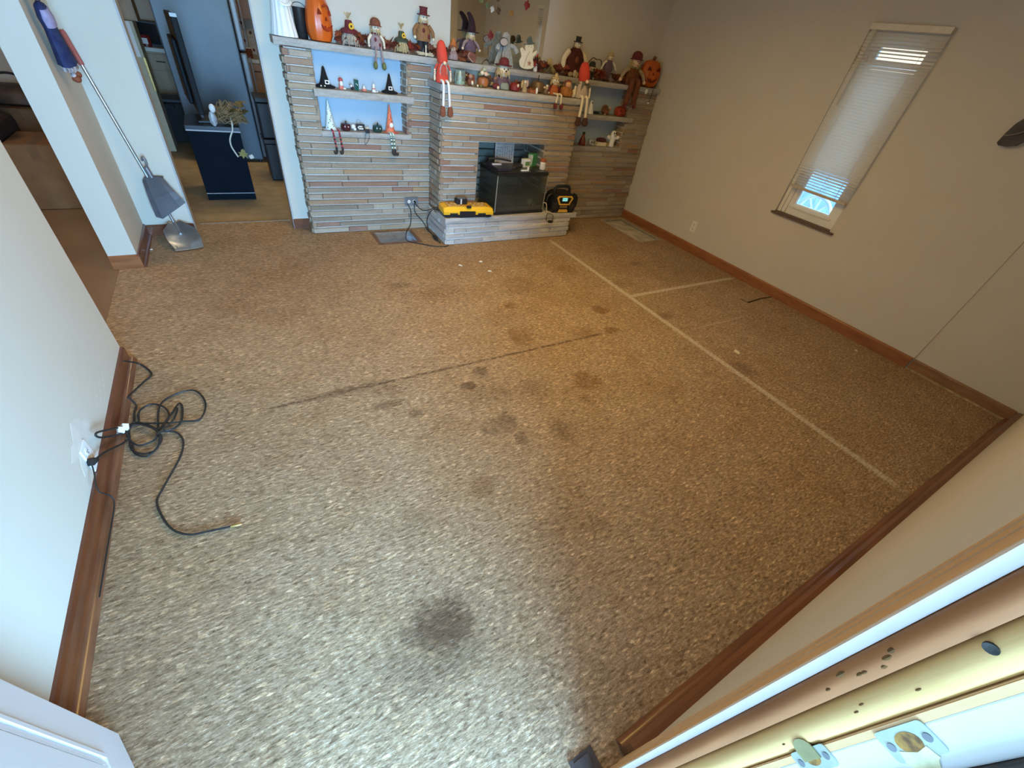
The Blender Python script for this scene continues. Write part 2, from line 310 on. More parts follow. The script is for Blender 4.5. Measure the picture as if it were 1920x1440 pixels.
def baseboard(name, m, a, b, n, h=0.095, t=0.014, shoe=0.018, shoe_m=None, cap=True, parent=None):
    """board from a to b on the floor, n points into the room"""
    a = Vector((*a, 0)); b = Vector((*b, 0)); n = Vector((*n, 0)); o = MB()
    prof = [(0, 0), (t, 0), (t, h - 0.012), (t * 0.55, h - 0.002), (0, h)]
    o.grid([[p + n * x + Vector((0, 0, z)) for x, z in prof] for p in (a, b)])
    ob = struct(o.build(name, m, parent))
    if shoe:
        q = MB(); pr = [(t, 0)] + [(t + shoe * math.sin(k * PI / 10), shoe * math.cos(k * PI / 10)) for k in range(6)]
        q.grid([[p + n * x + Vector((0, 0, z)) for x, z in pr] for p in (a, b)]); q.build('shoe_moulding', shoe_m or m, ob, True)
    return ob
baseboard('baseboard_left', BASEL, (XL, 0.0), (XL, 2.50), (1, 0), 0.095, 0.016, 0.024, wood_material('shoe_wood', (0.20, 0.080, 0.036), (0.11, 0.042, 0.02), 0.35, 9, (3, .6, 3), .3))
baseboard('baseboard_left_end', BASEL, (XL, 2.50), (-0.885, 2.50), (0, 1), 0.095, 0.010, 0)
baseboard('baseboard_right', BASEB, (XR, 0.615), (XR, 4.145), (-1, 0), 0.095, 0.017, 0)
baseboard('baseboard_right_near', wood_material('scraped_baseboard', (0.30, 0.15, 0.06), (0.20, 0.09, 0.035), 0.5, 7, (1, 1, 5)), (XR + 0.006, -0.05), (XR + 0.006, 0.605), (-1, 0), 0.092, 0.010, 0.012, M('scraped_edge', (0.46, 0.33, 0.18), 0.7, 0.3, 25, 0.2))
baseboard('baseboard_front', wood_material('dark_baseboard', (0.20, 0.075, 0.03), (0.11, 0.04, 0.018), 0.35, 6, (.5, 4, 4), .2), (0.60, YF), (XR, YF), (0, 1), 0.097, 0.030, 0.024)
baseboard('baseboard_pier', BASEB, (-0.929, 3.70), (-0.760, 3.70), (0, -1), 0.095, 0.014, 0.0)
baseboard('baseboard_pier_side', BASEL, (-0.772, 3.688), (-0.772, YB), (1, 0), 0.095, 0.014, 0.016)
baseboard('baseboard_back', BASEL, (-0.772, YB), (-0.439, YB), (0, -1), 0.085, 0.014, 0)
baseboard('baseboard_back_short', BASEL, (0.319, YB), (0.455, YB), (0, -1), 0.085, 0.014, 0)
struct(MB().box((-0.42, 4.505, -0.01), (0.31, 4.53, 0.006)).build('trim_1', M('floor_edge_strip', (0.30, 0.22, 0.13), 0.6, 0.2, 30)))
mb = MB(); mb.box((-0.448, YB - 0.004, 0), (-0.436, YB + 0.124, 2.05)); mb.box((0.316, YB - 0.004, 0), (0.328, YB + 0.124, 2.05)); mb.box((-0.448, YB - 0.004, 2.04), (0.328, YB + 0.124, 2.055))
struct(mb.build('trim_2', M('corner_bead', (0.42, 0.42, 0.42), 0.6, 0.05)))

# front doorway: casing, jamb layers with strike plates, open door leaf
mb = MB()
for x0, x1, y in ((0.586, 0.574, -0.0705), (0.574, 0.556, -0.0725), (0.556, 0.540, -0.071), (0.540, 0.510, -0.0728), (0.510, 0.490, -0.0715)):
    mb.box((x1, YF - 0.002, 0), (x0, y, 2.12))
mb.box((-0.43, YF - 0.002, 2.06), (0.586, -0.071, 2.13)); mb.box((-0.43, YF - 0.002, 0), (-0.36, -0.071, 2.06))
struct(mb.build('trim_3', CASING))
jamb = bpy.data.objects.new('door_frame', None); C.objects.link(jamb); jamb['kind'] = 'structure'
struct(MB().box((0.476, -0.0838, 0), (0.492, -0.0722, 2.06)).build('caulk_bead', M('white_caulk', (0.82, 0.82, 0.84), 0.5, 0.04), jamb))
mb = MB(); pr = [(0.492, -0.0840), (0.473, -0.0850), (0.467, -0.0925), (0.466, -0.101), (0.470, -0.109), (0.492, -0.1105)]
mb.grid([[Vector((x, y, z)) for x, y in pr] for z in (0, 2.06)]); struct(mb.build('jamb_stop', PINED, jamb, True))
mb = MB(); pr = [(0.492, -0.1107), (0.476, -0.1115), (0.469, -0.118), (0.468, -0.136), (0.474, -0.1425), (0.492, -0.1435)]
mb.grid([[Vector((x, y, z)) for x, y in pr] for z in (0, 2.06)]); struct(mb.build('jamb_board', PINE, jamb, True))
struct(MB().box((0.470, -0.1445, 0), (0.492, -0.1520, 2.06)).box((0.472, -0.1435, 0), (0.492, -0.1446, 2.06)).build('jamb_rabbet', CASING, jamb))
struct(MB().box((0.470, -0.1905, 0), (0.492, -0.1521, 2.06), 0.0015).build('jamb_face', M('white_jamb_paint', (0.66, 0.68, 0.69), 0.5, 0.04, 8, 0.05), jamb))
struct(MB().box((0.462, -0.260, 0), (0.60, -0.1906, 2.1), 0.003).build('brickmould', M('dark_brown_exterior', (0.035, 0.022, 0.015), 0.6, 0.2), jamb))
mb = MB()
for y, z in ((-0.114, 1.30), (-0.128, 1.31)): pass
mb.lathe([(0.0055, -0.001), (0.0055, 0.0012), (0.002, 0.0004)], seg=14, T=rot(0, -PI / 2, 0, (0.4682, -0.1195, 1.254)))
mb.build('screw_head', M('dark_screw', (0.05, 0.05, 0.05), 0.4, 0.1, metal=0.7), jamb)
mb = MB(); rr = random.Random(3)
for k in range(9):
    z = 0.9 + rr.random() * 0.7; mb.ell((0.4685, -0.119 - rr.random() * 0.014, z), (0.0006, 0.0012, 0.004), 6)
for k in range(7):
    z = 1.05 + rr.random() * 0.14; mb.ell((0.4672, -0.092 - rr.random() * 0.010, z), (0.0016, 0.0025, 0.004 + rr.random() * .004), 6)
mb.build('wood_dents', M('wood_dent', (0.13, 0.06, 0.02), 0.9, 0.2, spec=.1), jamb)
def strike(z, y0, y1, h, hole, tongue):
    T = Matrix(((0, 0, -1, 0.4698), (1, 0, 0, (y0 + y1) / 2), (0, 1, 0, z), (0, 0, 0, 1)))
    w = (y1 - y0) / 2; out = []
    for cx, cy, a0 in ((w - .005, h - .005, 0), (-w + .005, h - .005, 90), (-w + .005, -h + .005, 180), (w - .005, -h + .005, 270)):
        for k in range(4): a = math.radians(a0 + k * 30); out.append((cx + .005 * math.cos(a), cy + .005 * math.sin(a)))
    o = MB().prism(out, 0, 0.0016, T).build('strike_plate', M('strike_steel', (0.46, 0.52, 0.48), 0.35, 0.1, 40, metal=0.6), jamb)
    q = MB().prism([(hole[0] * math.cos(2 * PI * k / 18), hole[1] * math.sin(2 * PI * k / 18)) for k in range(18)], 0.0006, 0.0020, T); q.build('bolt_hole', M('splintered_wood', (0.42, 0.22, 0.05), 0.8, 0.5, 90, c2=(0.10, 0.05, 0.02)), o)
    for s in (-1, 1):
        q = MB().prism([(0.0042 * math.cos(2 * PI * k / 12), s * h * 0.74 + 0.0050 * math.sin(2 * PI * k / 12)) for k in range(12)], 0.0006, 0.0024, T); q.build('plate_screw', DSTEEL, o)
    if tongue:
        q = MB().prism([(0.0, -0.017)] + [(w + 0.010 * math.sin(PI * k / 8) * 1.2, -0.017 * math.cos(PI * k / 8)) for k in range(9)] + [(0.0, 0.017)], 0.0017, 0.0032, T); q.build('strike_lip', M('lip_brass', (0.36, 0.33, 0.16), 0.4, 0.15, 30, metal=0.5), o)
    else:
        rr = random.Random(5)
        q = MB().prism([(-w - .004 + rr.random() * .004 - .010 * math.sin(k / 9 * PI), -h * 0.75 + 1.3 * h * k / 9) for k in range(10)] + [(-w + .009, h * .45), (-w + .006, 0), (-w + .010, -h * .6)], 0.0008, 0.0022, T); q.build('bare_patch', M('bare_wood', (0.66, 0.62, 0.38), 0.8, 0.15, 60), o)
    return o
strike(1.096, -0.1765, -0.1475, 0.034, (0.0095, 0.016), False)
strike(0.942, -0.1655, -0.1415, 0.036, (0.0065, 0.013), True)

DA = math.atan2(0.92, -0.38)                                   # open door leaf, hinge near the left jamb, bottom corner at (-.637, .649)
door = bpy.data.objects.new('door_1', None); C.objects.link(door); door['kind'] = 'structure'
door.location = (-0.637 + 0.38 * 0.81, 0.649 - 0.92 * 0.81, 0.012); door.rotation_euler = (0, 0, DA)
DM = M('white_steel_door', (0.74, 0.76, 0.80), 0.4, 0.02, 3)
MB().box((0, 0.001, 0), (0.81, 0.043, 2.03), 0.002).build('door_leaf', DM, door)
for (u0, u1, z0, z1) in ((0.11, 0.365, 0.16, 0.80), (0.445, 0.70, 0.16, 0.80), (0.11, 0.365, 0.95, 1.55), (0.445, 0.70, 0.95, 1.55)):
    q = MB()
    for k, (d, g) in enumerate(((0.0, 0.004), (0.012, -0.004), (0.024, 0.003))):
        a0, a1, b0, b1 = u0 + d, u1 - d, z0 + d, z1 - d; w = 0.012
        for lo, hi in (((a0, b0), (a1, b0 + w)), ((a0, b1 - w), (a1, b1)), ((a0, b0 + w), (a0 + w, b1 - w)), ((a1 - w, b0 + w), (a1, b1 - w))):
            if g > 0: q.box((lo[0], -g, lo[1]), (hi[0], 0.002, hi[1]))
    q.box((u0 + 0.04, -0.005, z0 + 0.04), (u1 - 0.04, 0.002, z1 - 0.04), 0.004)
    q.build('door_panel', DM, door)
for s in (-1, 1):
    q = MB(); q.lathe([(0.03, 0), (0.03, 0.006), (0.012, 0.012), (0.012, 0.04), (0.026, 0.05), (0.028, 0.065), (0.018, 0.078), (0.001, 0.08)], seg=18, T=rot(PI / 2 * (1 if s < 0 else -1), 0, 0, (0.75, 0.0 if s < 0 else 0.043, 0.94))); q.build('door_knob', BRASS, door, True)
# threshold and ground outside
struct(MB().box((-0.36, -0.26, -0.04), (0.492, -0.055, -0.002)).build('trim_4', M('dark_threshold', (0.10, 0.075, 0.06), 0.5, 0.2, 20)))
struct(MB().box((0.438, -0.06, 0.0005), (0.52, 0.0, 0.006)).box((0.45, -0.04, 0.006), (0.50, -0.01, 0.009)).build('trim_5', M('dark_vinyl_strip', (0.07, 0.055, 0.05), 0.5, 0.2, 20)))
struct(MB().box((-14, -16, -0.30), (14, -0.21, -0.20)).build('floor_porch', M('porch_concrete', (0.42, 0.37, 0.30), 0.9, 0.1, 4)))
struct(MB().box((4.46, -2, -0.12), (14, 9, -0.02)).build('floor_yard', M('gravel_ground', (0.42, 0.50, 0.55), 0.9, 0.2, 8)))

# window_1 in the right wall
win = bpy.data.objects.new('window_1', None); C.objects.link(win); win['kind'] = 'structure'
mb = MB(); slab(mb, 1.70, 2.235, 0.705, 2.05, [(1.79, 2.13, 0.795, 1.96)], lambda p, q, r, t: mb.box((XR + 0.045, p, r), (XR + 0.10, q, t)))
mb.box((XR + 0.035, 1.765, 0.770), (XR + 0.05, 2.15, 0.785), 0.003); mb.box((XR + 0.030, 2.165, 0.72), (XR + 0.05, 2.172, 2.04)); mb.box((XR + 0.03, 2.205, 0.71), (XR + 0.05, 2.235, 2.05))
mb.build('window_frame', VINYL, win)
MB().box((XR + 0.068, 1.785, 0.79), (XR + 0.074, 2.135, 1.965)).build('pane', GLASS, win)
mb = MB(); slab(mb, 1.79, 2.13, 0.795, 1.96, [(1.803, 2.117, 0.808, 1.83), (1.803, 2.117, 1.86, 1.945)], lambda p, q, r, t: mb.box((XR + 0.055, p, r), (XR + 0.09, q, t)))
mb.build('sash', M('sash_white', (0.85, 0.87, 0.88), 0.4, 0.02), win)
mb = MB(); mb.box((XR - 0.026, 1.66, 0.688), (XR + 0.002, 2.258, 0.704), 0.003); mb.box((XR - 0.012, 1.70, 0.700), (XR + 0.045, 2.236, 0.712), 0.002)
mb.build('window_sill', M('dark_sill_stone', (0.17, 0.10, 0.065), 0.6, 0.25, 60, 0.1), win)
# ------------------------------------------------------------------ masonry fireplace wall
def stones(mb, o, u, n, L, z0, z1, holes=(), ch=0.0502, lmin=0.10, lmax=0.75, proj=0.010, rs=1, g=0.0032):
    rr = random.Random(rs); o = Vector(o); u = Vector(u); n = Vector(n); z = z0; row = 0
    while z < z1 - 0.012:
        zt = min(z + ch, z1); c = 0.0
        x = -rr.random() * 0.2
        while x < L:
            ln = lmin + rr.random() ** 1.3 * (lmax - lmin); a, b = max(x, 0), min(x + ln, L); x += ln
            if b - a < 0.012: continue
            segs = [(a, b)]
            for h in holes:
                if zt - 0.01 > h[2] and z + 0.01 < h[3]:
                    ns = []
                    for (p, q) in segs:
                        if q <= h[0] or p >= h[1]: ns.append((p, q)); continue
                        if p < h[0]: ns.append((p, h[0]))
                        if q > h[1]: ns.append((h[1], q))
                    segs = ns
            for (p, q) in segs:
                if q - p < 0.01: continue
                d = 0.002 + rr.random() * proj; e0 = 0.0008; i = 0.005
                jp = 0.0 if p > 0 else (rr.random() - .5) * .014; jq = 0.0 if q < L else (rr.random() - .5) * .014
                zb, zz = z + g * .5 + (rr.random() - .5) * .002, zt - g * .5 + (rr.random() - .5) * .002
                p2, q2 = p + e0 + jp, q - e0 + jq
                def pt(uu, zz_, dd): return o + u * uu + n * dd + Vector((0, 0, zz_))
                v = [pt(p2, zb, -0.03), pt(q2, zb, -0.03), pt(q2, zb + .003, d * .4), pt(p2, zb + .003, d * .4), pt(p2, zz, -0.03), pt(q2, zz, -0.03), pt(q2, zz - .003, d * .4), pt(p2, zz - .003, d * .4)]
                f = [pt(p2 + i, zb + i * 1.3, d + .004), pt(q2 - i, zb + i * 1.3, d + .004), pt(q2 - i, zz - i * 1.3, d + .004), pt(p2 + i, zz - i * 1.3, d + .004)]
                vs = [mb.bm.verts.new(k) for k in v]; fs = [mb.bm.verts.new(k) for k in f]
                for fa in ((vs[0], vs[1], vs[2], vs[3]), (vs[4], vs[7], vs[6], vs[5]), (vs[0], vs[3], vs[7], vs[4]), (vs[1], vs[5], vs[6], vs[2]), (fs[0], fs[1], fs[2], fs[3]), (vs[3], vs[2], fs[1], fs[0]), (vs[2], vs[6], fs[2], fs[1]), (vs[6], vs[7], fs[3], fs[2]), (vs[7], vs[3], fs[0], fs[3])):
                    mb.bm.faces.new(fa)
        z = zt; row += 1
fire = thing('stone_fireplace', 'long grey ledge stone fireplace wall with niches and raised hearth under the mantel', 'fireplace', (0, 0, 0))
YS, YC, ZM, ZC, ZH = 4.146, 3.866, 1.412, 1.266, 0.257
# left wing with its niche
NL = (0.655, 1.38, 0.838, 1.37)
mb = MB(); slab(mb, 0.470, 1.585, 0, 1.372, [NL], lambda p, q, r, t: mb.box((p, YS + 0.004, r), (q, YB, t))); lw = mb.build('stone_wing', MORTAR, fire)
mb = MB(); stones(mb, (0.460, YS, 0), (1, 0, 0), (0, -1, 0), 1.125, 0.0, 1.37, [(NL[0] - .460, NL[1] - .460, NL[2], NL[3])], rs=11)
stones(mb, (0.466, YB - .002, 0), (0, -1, 0), (-1, 0, 0), 0.150, 0.0, 1.37, rs=12, lmin=.16, lmax=.2, proj=.014)
stones(mb, (NL[1] + .004, YS - .004, 0), (0, 1, 0), (-1, 0, 0), 0.156, NL[2], 1.37, rs=13, lmin=.1, lmax=.2, proj=.01)
stones(mb, (NL[0] - .004, YB, 0), (0, -1, 0), (1, 0, 0), 0.156, NL[2], 1.37, rs=14, lmin=.1, lmax=.2, proj=.006)
mb.build('stonework', STONE, lw)
NP = M('blue_grey_niche_paint', (.42, .53, .62), .7, .03, 3)
MB().box((NL[0] - .01, YB - .004, NL[2]), (NL[1] + .01, YB - .0005, 1.37)).build('niche_back', NP, lw)
# breast with its firebox
FB = (1.955, 2.690, ZH, 0.8594)
mb = MB(); slab(mb, 1.590, 3.032, 0, 1.225, [FB], lambda p, q, r, t: mb.box((p, YC + 0.004, r), (q, YB, t))); br = mb.build('chimney_breast', MORTAR, fire)
mb = MB(); stones(mb, (1.579, YC, 0), (1, 0, 0), (0, -1, 0), 1.461, 0.257, 1.222, [(FB[0] - 1.579, FB[1] - 1.579, 0, FB[3])], rs=21, g=.0065)
stones(mb, (1.585, YS + .02, 0), (0, -1, 0), (-1, 0, 0), 0.30, 0.0, 1.222, rs=22, lmin=.12, lmax=.35)
stones(mb, (3.036, YC - .004, 0), (0, 1, 0), (1, 0, 0), 0.30, 0.0, 1.222, rs=23, lmin=.12, lmax=.35)
mb.build('stonework', STONE, br)
mb = MB(); stones(mb, (FB[0] - .05, 4.235, 0), (1, 0, 0), (0, -1, 0), FB[1] - FB[0] + .1, ZH, FB[3], rs=24, lmin=.18, lmax=.24, ch=.068)
stones(mb, (FB[0] - .004, 4.24, 0), (0, -1, 0), (1, 0, 0), 0.37, ZH, FB[3], rs=25, lmin=.18, lmax=.24, ch=.068)
stones(mb, (FB[1] + .004, YC, 0), (0, 1, 0), (-1, 0, 0), 0.37, ZH, FB[3], rs=26, lmin=.18, lmax=.24, ch=.068, proj=.002)
mb.build('firebox_lining', FIREBRICK, br)
# right wing with its niche
NR = (3.10, 3.945, 0.812, 1.37)
mb = MB(); slab(mb, 3.02, 4.315, 0, 1.372, [NR], lambda p, q, r, t: mb.box((p, YS + 0.004, r), (q, YB, t))); rw = mb.build('stone_wing', MORTAR, fire)
mb = MB(); stones(mb, (3.03, YS, 0), (1, 0, 0), (0, -1, 0), 1.286, 0.0, 1.37, [(0.0, NR[1] - 3.03, NR[2], NR[3])], rs=31)
stones(mb, (NR[1] + .004, YS - .004, 0), (0, 1, 0), (-1, 0, 0), 0.156, NR[2], 1.37, rs=33, lmin=.1, lmax=.2)
mb.build('stonework', STONE, rw)
MB().box((NR[0], YB - .004, NR[2]), (NR[1] + .01, YB - .0005, 1.37)).build('niche_back', M('blue_grey_niche_paint', (0, 0, 0)), rw)
# hearth
mb = MB(); mb.box((1.574, 3.671, 0), (3.030, 4.15, 0.225)); he = mb.build('hearth', M('white_mortar', (.82, .80, .76), .95, .06, 40, .2), fire)
mb = MB(); stones(mb, (1.566, 3.668, 0), (1, 0, 0), (0, -1, 0), 1.474, 0.0, 0.212, rs=41, ch=.053, lmax=.55, g=.007); stones(mb, (1.570, YS, 0), (0, -1, 0), (-1, 0, 0), 0.48, 0.0, 0.212, rs=42, ch=.053, lmin=.2, lmax=.5, g=.005)
stones(mb, (3.034, 3.664, 0), (0, 1, 0), (1, 0, 0), 0.48, 0.0, 0.212, rs=43, ch=.053); mb.build('stonework', stone_material('pale_hearth_stone', [(0, (0.46, 0.45, 0.43)), (.5, (0.58, 0.56, 0.53)), (.8, (0.50, 0.46, 0.43)), (1, (0.44, 0.42, 0.42))], .45), he)
def rough_slab(name, x0, x1, y0, y1, z0, z1, parent, seg=40, rs=1, m=None, rag=0.006):
    rr = random.Random(rs); mb = MB(); rings = []
    for i in range(seg + 1):
        x = x0 + (x1 - x0) * i / seg; a = (rr.random() - .5) * rag; b = (rr.random() - .5) * rag * .6; c = (rr.random() - .5) * rag * .4
        rings.append([Vector((x, y1, z0 + c)), Vector((x, y0 + a + .004, z0 + c)), Vector((x, y0 + b, (z0 + z1) / 2)), Vector((x, y0 + a * .6 + .003, z1)), Vector((x, y1, z1))])
    mb.grid(rings); return mb.build(name, m or SLAB, parent)
rough_slab('hearth_slab', 1.552, 3.105, 3.648, 3.87, 0.207, ZH, fire, 26, 51, stone_material('pale_slab', [(0, (0.42, 0.41, 0.40)), (1, (0.52, 0.51, 0.49))], .5))
MB().box((1.952, 3.875, 0.24), (2.690, 4.2, ZH - .0005)).build('firebox_floor', M('dark_slate', (0.10, 0.09, 0.08), .7, .2), fire)
rough_slab('mantel_shelf', 0.408, XR - .002, 4.110, YB - .001, 1.368, ZM, fire, 70, 52)
rough_slab('breast_shelf', 1.560, 3.075, 3.835, 4.135, 1.220, ZC, fire, 30, 53)
rough_slab('niche_shelf', 0.630, 1.425, 4.105, YB - .001, 1.078, 1.128, lw, 20, 54)
rough_slab('niche_shelf', 0.648, 1.40, 4.128, YB - .001, 0.800, 0.840, lw, 20, 55)
rough_slab('niche_shelf', 3.05, 4.02, 4.110, YB - .001, 1.075, 1.117, rw, 20, 56)
rough_slab('niche_shelf', 3.05, 3.96, 4.125, YB - .001, 0.770, 0.813, rw, 20, 57)
# the brick outlet on the stone, and two wall outlets
def outlet(loc, nrm_rot, label, plate_m, face_m, w=0.072, h=0.116, horiz=False):
    t = thing('wall_outlet', label, 'outlet', loc); t.rotation_euler = nrm_rot
    if horiz: w, h = h + .02, w + .005
    MB().box((-w / 2, -0.006, -h / 2), (w / 2, 0, h / 2), 0.0025).build('cover_plate', plate_m, t)
    for s in (-1, 1):
        c = (s * .026, 0) if horiz else (0, s * .024)
        o = MB().lathe([(0.0155, 0), (0.0155, 0.0025), (0.0001, 0.0028)], seg=18, sy=1.0, T=rot(PI / 2, 0, 0, (c[0], -0.0055, c[1]))).build('receptacle', face_m, t, True)
        q = MB(); 
        for d in (-.005, .005): q.box((c[0] + d - .0011, -0.0090, c[1] - .001), (c[0] + d + .0011, -0.0078, c[1] + .006))
        q.box((c[0] - .002, -0.0090, c[1] - .009), (c[0] + .002, -0.0078, c[1] - .005)); q.build('slots', BLACK, o)
    return t
outlet((XR, 3.012, 0.268), (0, 0, -PI / 2), 'white duplex outlet low on the tan wall beyond the window', VINYL, M('ivory_plastic', (0.7, 0.68, 0.6), .4, .03))
outlet((XL, 1.638, 0.155), (0, 0, PI / 2), 'white duplex outlet above scuffed baseboard with a black plug in it', WHITE, WHITE)
outlet((1.392, YS - 0.016, 0.268), (0, 0, 0), 'grey metal outlet sunk in the ledge stone beside the hearth', DSTEEL, VINYL, horiz=True)
rr = random.Random(41); q = MB(); T = Matrix(((0, 0, 1, XL), (1, 0, 0, 1.66), (0, 1, 0, .19), (0, 0, 0, 1)))
q.prism([((.11 + .035 * math.sin(k * 2.3) + .02 * rr.random()) * math.cos(k * .2992) + .01, (.085 + .018 * math.sin(k * 1.7) + .012 * rr.random()) * math.sin(k * .2992)) for k in range(21)], -.001, .0006, T)
for k in range(9): q.prism([(.42 + rr.uniform(-.14, .14) + .022 * math.cos(a), -.02 + .0, ) if False else (.40 + (k - 4) * .03 + .012 * math.cos(a), .02 * math.sin(k * 2.1) - .02 + .004 * math.sin(a)) for a in (0, 1.2, 2.5, 3.8, 5)], -.001, .0005, T)
struct(q.build('trim_7', M('wall_spackle', (.65, .61, .54), .9, .05, 20)))
# ------------------------------------------------------------------ floor openings
def duct(name, label, x0, x1, y0, y1, depth, rim_m, wr=0.028):
    t = thing(name, label, 'vent', ((x0 + x1) / 2, (y0 + y1) / 2, 0)); a, b = (x1 - x0) / 2, (y1 - y0) / 2
    q = MB(); q.box((-a, -b, -depth), (a, b, -depth + .004)); q.box((-a, b - .003, -depth), (a, b, -.005)); q.box((-a, -b, -depth), (a, -b + .003, -.005)); q.box((-a, -b, -depth), (-a + .003, b, -.005)); q.box((a - .003, -b, -depth), (a, b, -.005))
    q.build('metal_boot', STEEL, t)
    q = MB(); slab(q, -a - wr, a + wr, -b - wr, b + wr, [(-a, a, -b, b)], lambda p, q_, r, t_: q.box((p, r, 0.0003), (q_, t_, 0.004))); q.build('rim', rim_m, t)
    return t
d1 = duct('floor_vent', 'open floor duct in a brown rim beside the hearth under the outlet', 0.985, 1.345, 3.80, 4.07, 0.05, wood_material('vent_rim', (0.20, 0.12, 0.08), (0.12, 0.07, 0.05), .6, 10))
q = MB(); q.box((-.17, -.13, -.045), (.17, -.02, -.040)); q.box((-.05, -.10, -.040), (-.02, -.05, -.025)); q.box((.06, -.12, -.040), (.09, -.07, -.03)); q.build('plaster_rubble', M('plaster_rubble', (0.50, 0.42, 0.30), .9, .4, 30, .3), d1)
d2 = duct('floor_vent', 'long whitish floor duct cut beside the right baseboard', 3.885, 4.222, 3.33, 4.045, 0.035, M('plaster_edge', (0.52, 0.47, 0.38), .9, .2, 40), 0.012)
MB().box((-.165, -.35, -.030), (.165, .35, -.022)).build('plaster_bed', M('dirty_plaster', (0.62, 0.58, 0.50), .8, .4, 7, .2, c2=(.30, .25, .18)), d2)
# ------------------------------------------------------------------ window blind
bl = thing('window_blind', 'narrow white slatted blind hanging on the tan right wall window', 'blind', (4.293, 1.95, 0.94))
MB().box((-.022, -.258, 1.085), (.024, .262, 1.122), .002).build('headrail', M('aged_white_metal', (0.70, 0.64, 0.53), .45, .05), bl)
slat_m = M('blind_slat', (0.88, 0.85, 0.78), 0.45, 0.02, 3, spec=.4)
_p = slat_m.node_tree.nodes['Principled BSDF']; _tr = slat_m.node_tree.nodes.new('ShaderNodeBsdfTranslucent'); _tr.inputs[0].default_value = (0.9, .86, .78, 1); _mx = slat_m.node_tree.nodes.new('ShaderNodeMixShader'); _mx.inputs[0].default_value = .62
_ou = [k for k in slat_m.node_tree.nodes if k.type == 'OUTPUT_MATERIAL'][0]; slat_m.node_tree.links.new(_p.outputs[0], _mx.inputs[1]); slat_m.node_tree.links.new(_tr.outputs[0], _mx.inputs[2]); slat_m.node_tree.links.new(_mx.outputs[0], _ou.inputs[0])
mb = MB(); N = 50
for i in range(N):
    z = 0.030 + i * 0.0211; f = i / N
    tilt = math.radians(62 - 58 * min(1, max(0, 1.35 - f / .13)) - 46 * math.exp(-((f - .86) / .055) ** 2)); sag = -0.012 * (1 - f)
    rings = []
    for y in (-.256, 0, .262):
        zz = z + (y / .256 * 0.006) * (1 - f)
        top = []; bot = []
        for k in range(5):
            s_ = (k / 4 - .5) * .025; cv = .0022 * (1 - (s_ / .0125) ** 2)
            px = s_ * math.cos(tilt) - cv * math.sin(tilt); pz = s_ * math.sin(tilt) + cv * math.cos(tilt)
            top.append(Vector((px, y, zz + pz + .0004))); bot.append(Vector((px, y, zz + pz - .0004)))
        rings.append(top + bot[::-1])
    mb.grid(rings)
mb.build('slats', slat_m, bl)
MB().box((-.013, -.256, -.008), (.013, .256, .012), .003, T=rot(math.radians(1.3), 0, 0)).build('bottom_rail', M('brownish_rail', (0.52, 0.44, 0.34), .5, .05), bl)  # bottom rail has a brownish colour of its own
for y in (-.16, .16): MB().tube([(-.014, y, 0.0), (-.016, y, .55), (-.014, y, 1.09)], .0012, 5).build('ladder_cord', VINYL, bl)
MB().tube([(-.026, .21, 0.62), (-.024, .21, 1.085)], .004, 8).build('tilt_wand', M('clear_wand', (.55, .52, .45), .2, .05), bl)
# outside the window: white spoked garden wheel on a pedestal before a blue fence
t = thing('garden_ornament', 'white spoked wheel standing outside the right wall window', 'ornament', (5.2, 2.30, -0.02))
MB().box((-.12, -.22, 0), (.12, .22, .47), .01).build('pedestal', WHITE, t)
q = MB(); q.tube([(0, .17 * math.cos(2 * PI * k / 28), .64 + .17 * math.sin(2 * PI * k / 28)) for k in range(29)], .016, 8); q.build('rim', WHITE, t, True)
q = MB()
for k in range(9): a = 2 * PI * k / 9 + .2; q.tube([(0, 0, .64), (0, .16 * math.cos(a), .64 + .16 * math.sin(a))], .012, 6)
q.ell((0, 0, .64), (.03, .035, .035), 10); q.build('spokes', WHITE, t)
t = thing('garden_fence', 'pale blue board fence beyond the right wall window', 'fence', (6.2, 2.2, -0.02)); q = MB()
for k in range(14): q.box((-.012, -1.4 + k * .2, 0), (.012, -1.4 + k * .2 + .185, 1.15 + .01 * (k % 3)))
q.build('boards', M('pale_blue_boards', (0.45, 0.62, 0.80), .7, .12, 12), t); MB().box((.012, -1.4, .3), (.05, 1.4, .38)).box((.012, -1.4, .85), (.05, 1.4, .93)).build('rails', M('pale_blue_boards', (0.45, 0.62, 0.80)), t)
# dark carved wall ornament at the right edge of the photograph
t = thing('wall_ornament', 'small dark pointed ornament hung on the right wall near the frame edge', 'ornament', (XR, 1.02, 1.51)); t.rotation_euler = (0, 0, -PI / 2)
prof = [(-.065, .010), (-.05, -.003), (-.01, -.002), (.03, .012), (.055, .045), (.066, .09), (.072, .13), (.060, .165), (.020, .175), (-.020, .160), (-.045, .12), (-.058, .07)]
T = Matrix(((1, 0, 0, 0), (0, 0, -1, 0), (0, 1, 0, 0), (0, 0, 0, 1)))
CARV = M('dark_carved_wood', (0.055, 0.042, 0.035), .4, .25, 14, .1)
MB().prism(prof, 0.004, 0.035, T).build('body', CARV, t); MB().tube(spl([(-.055, -.036, .05), (-.02, -.042, .062), (.02, -.042, .085), (.045, -.037, .12)], 5), [.003] + [.005] * 14 + [.003], 6).build('ridge', M('ridge_highlight', (.22, .19, .16), .35, .2), t, True)  # paler ridge colour paints in the highlight along the edge

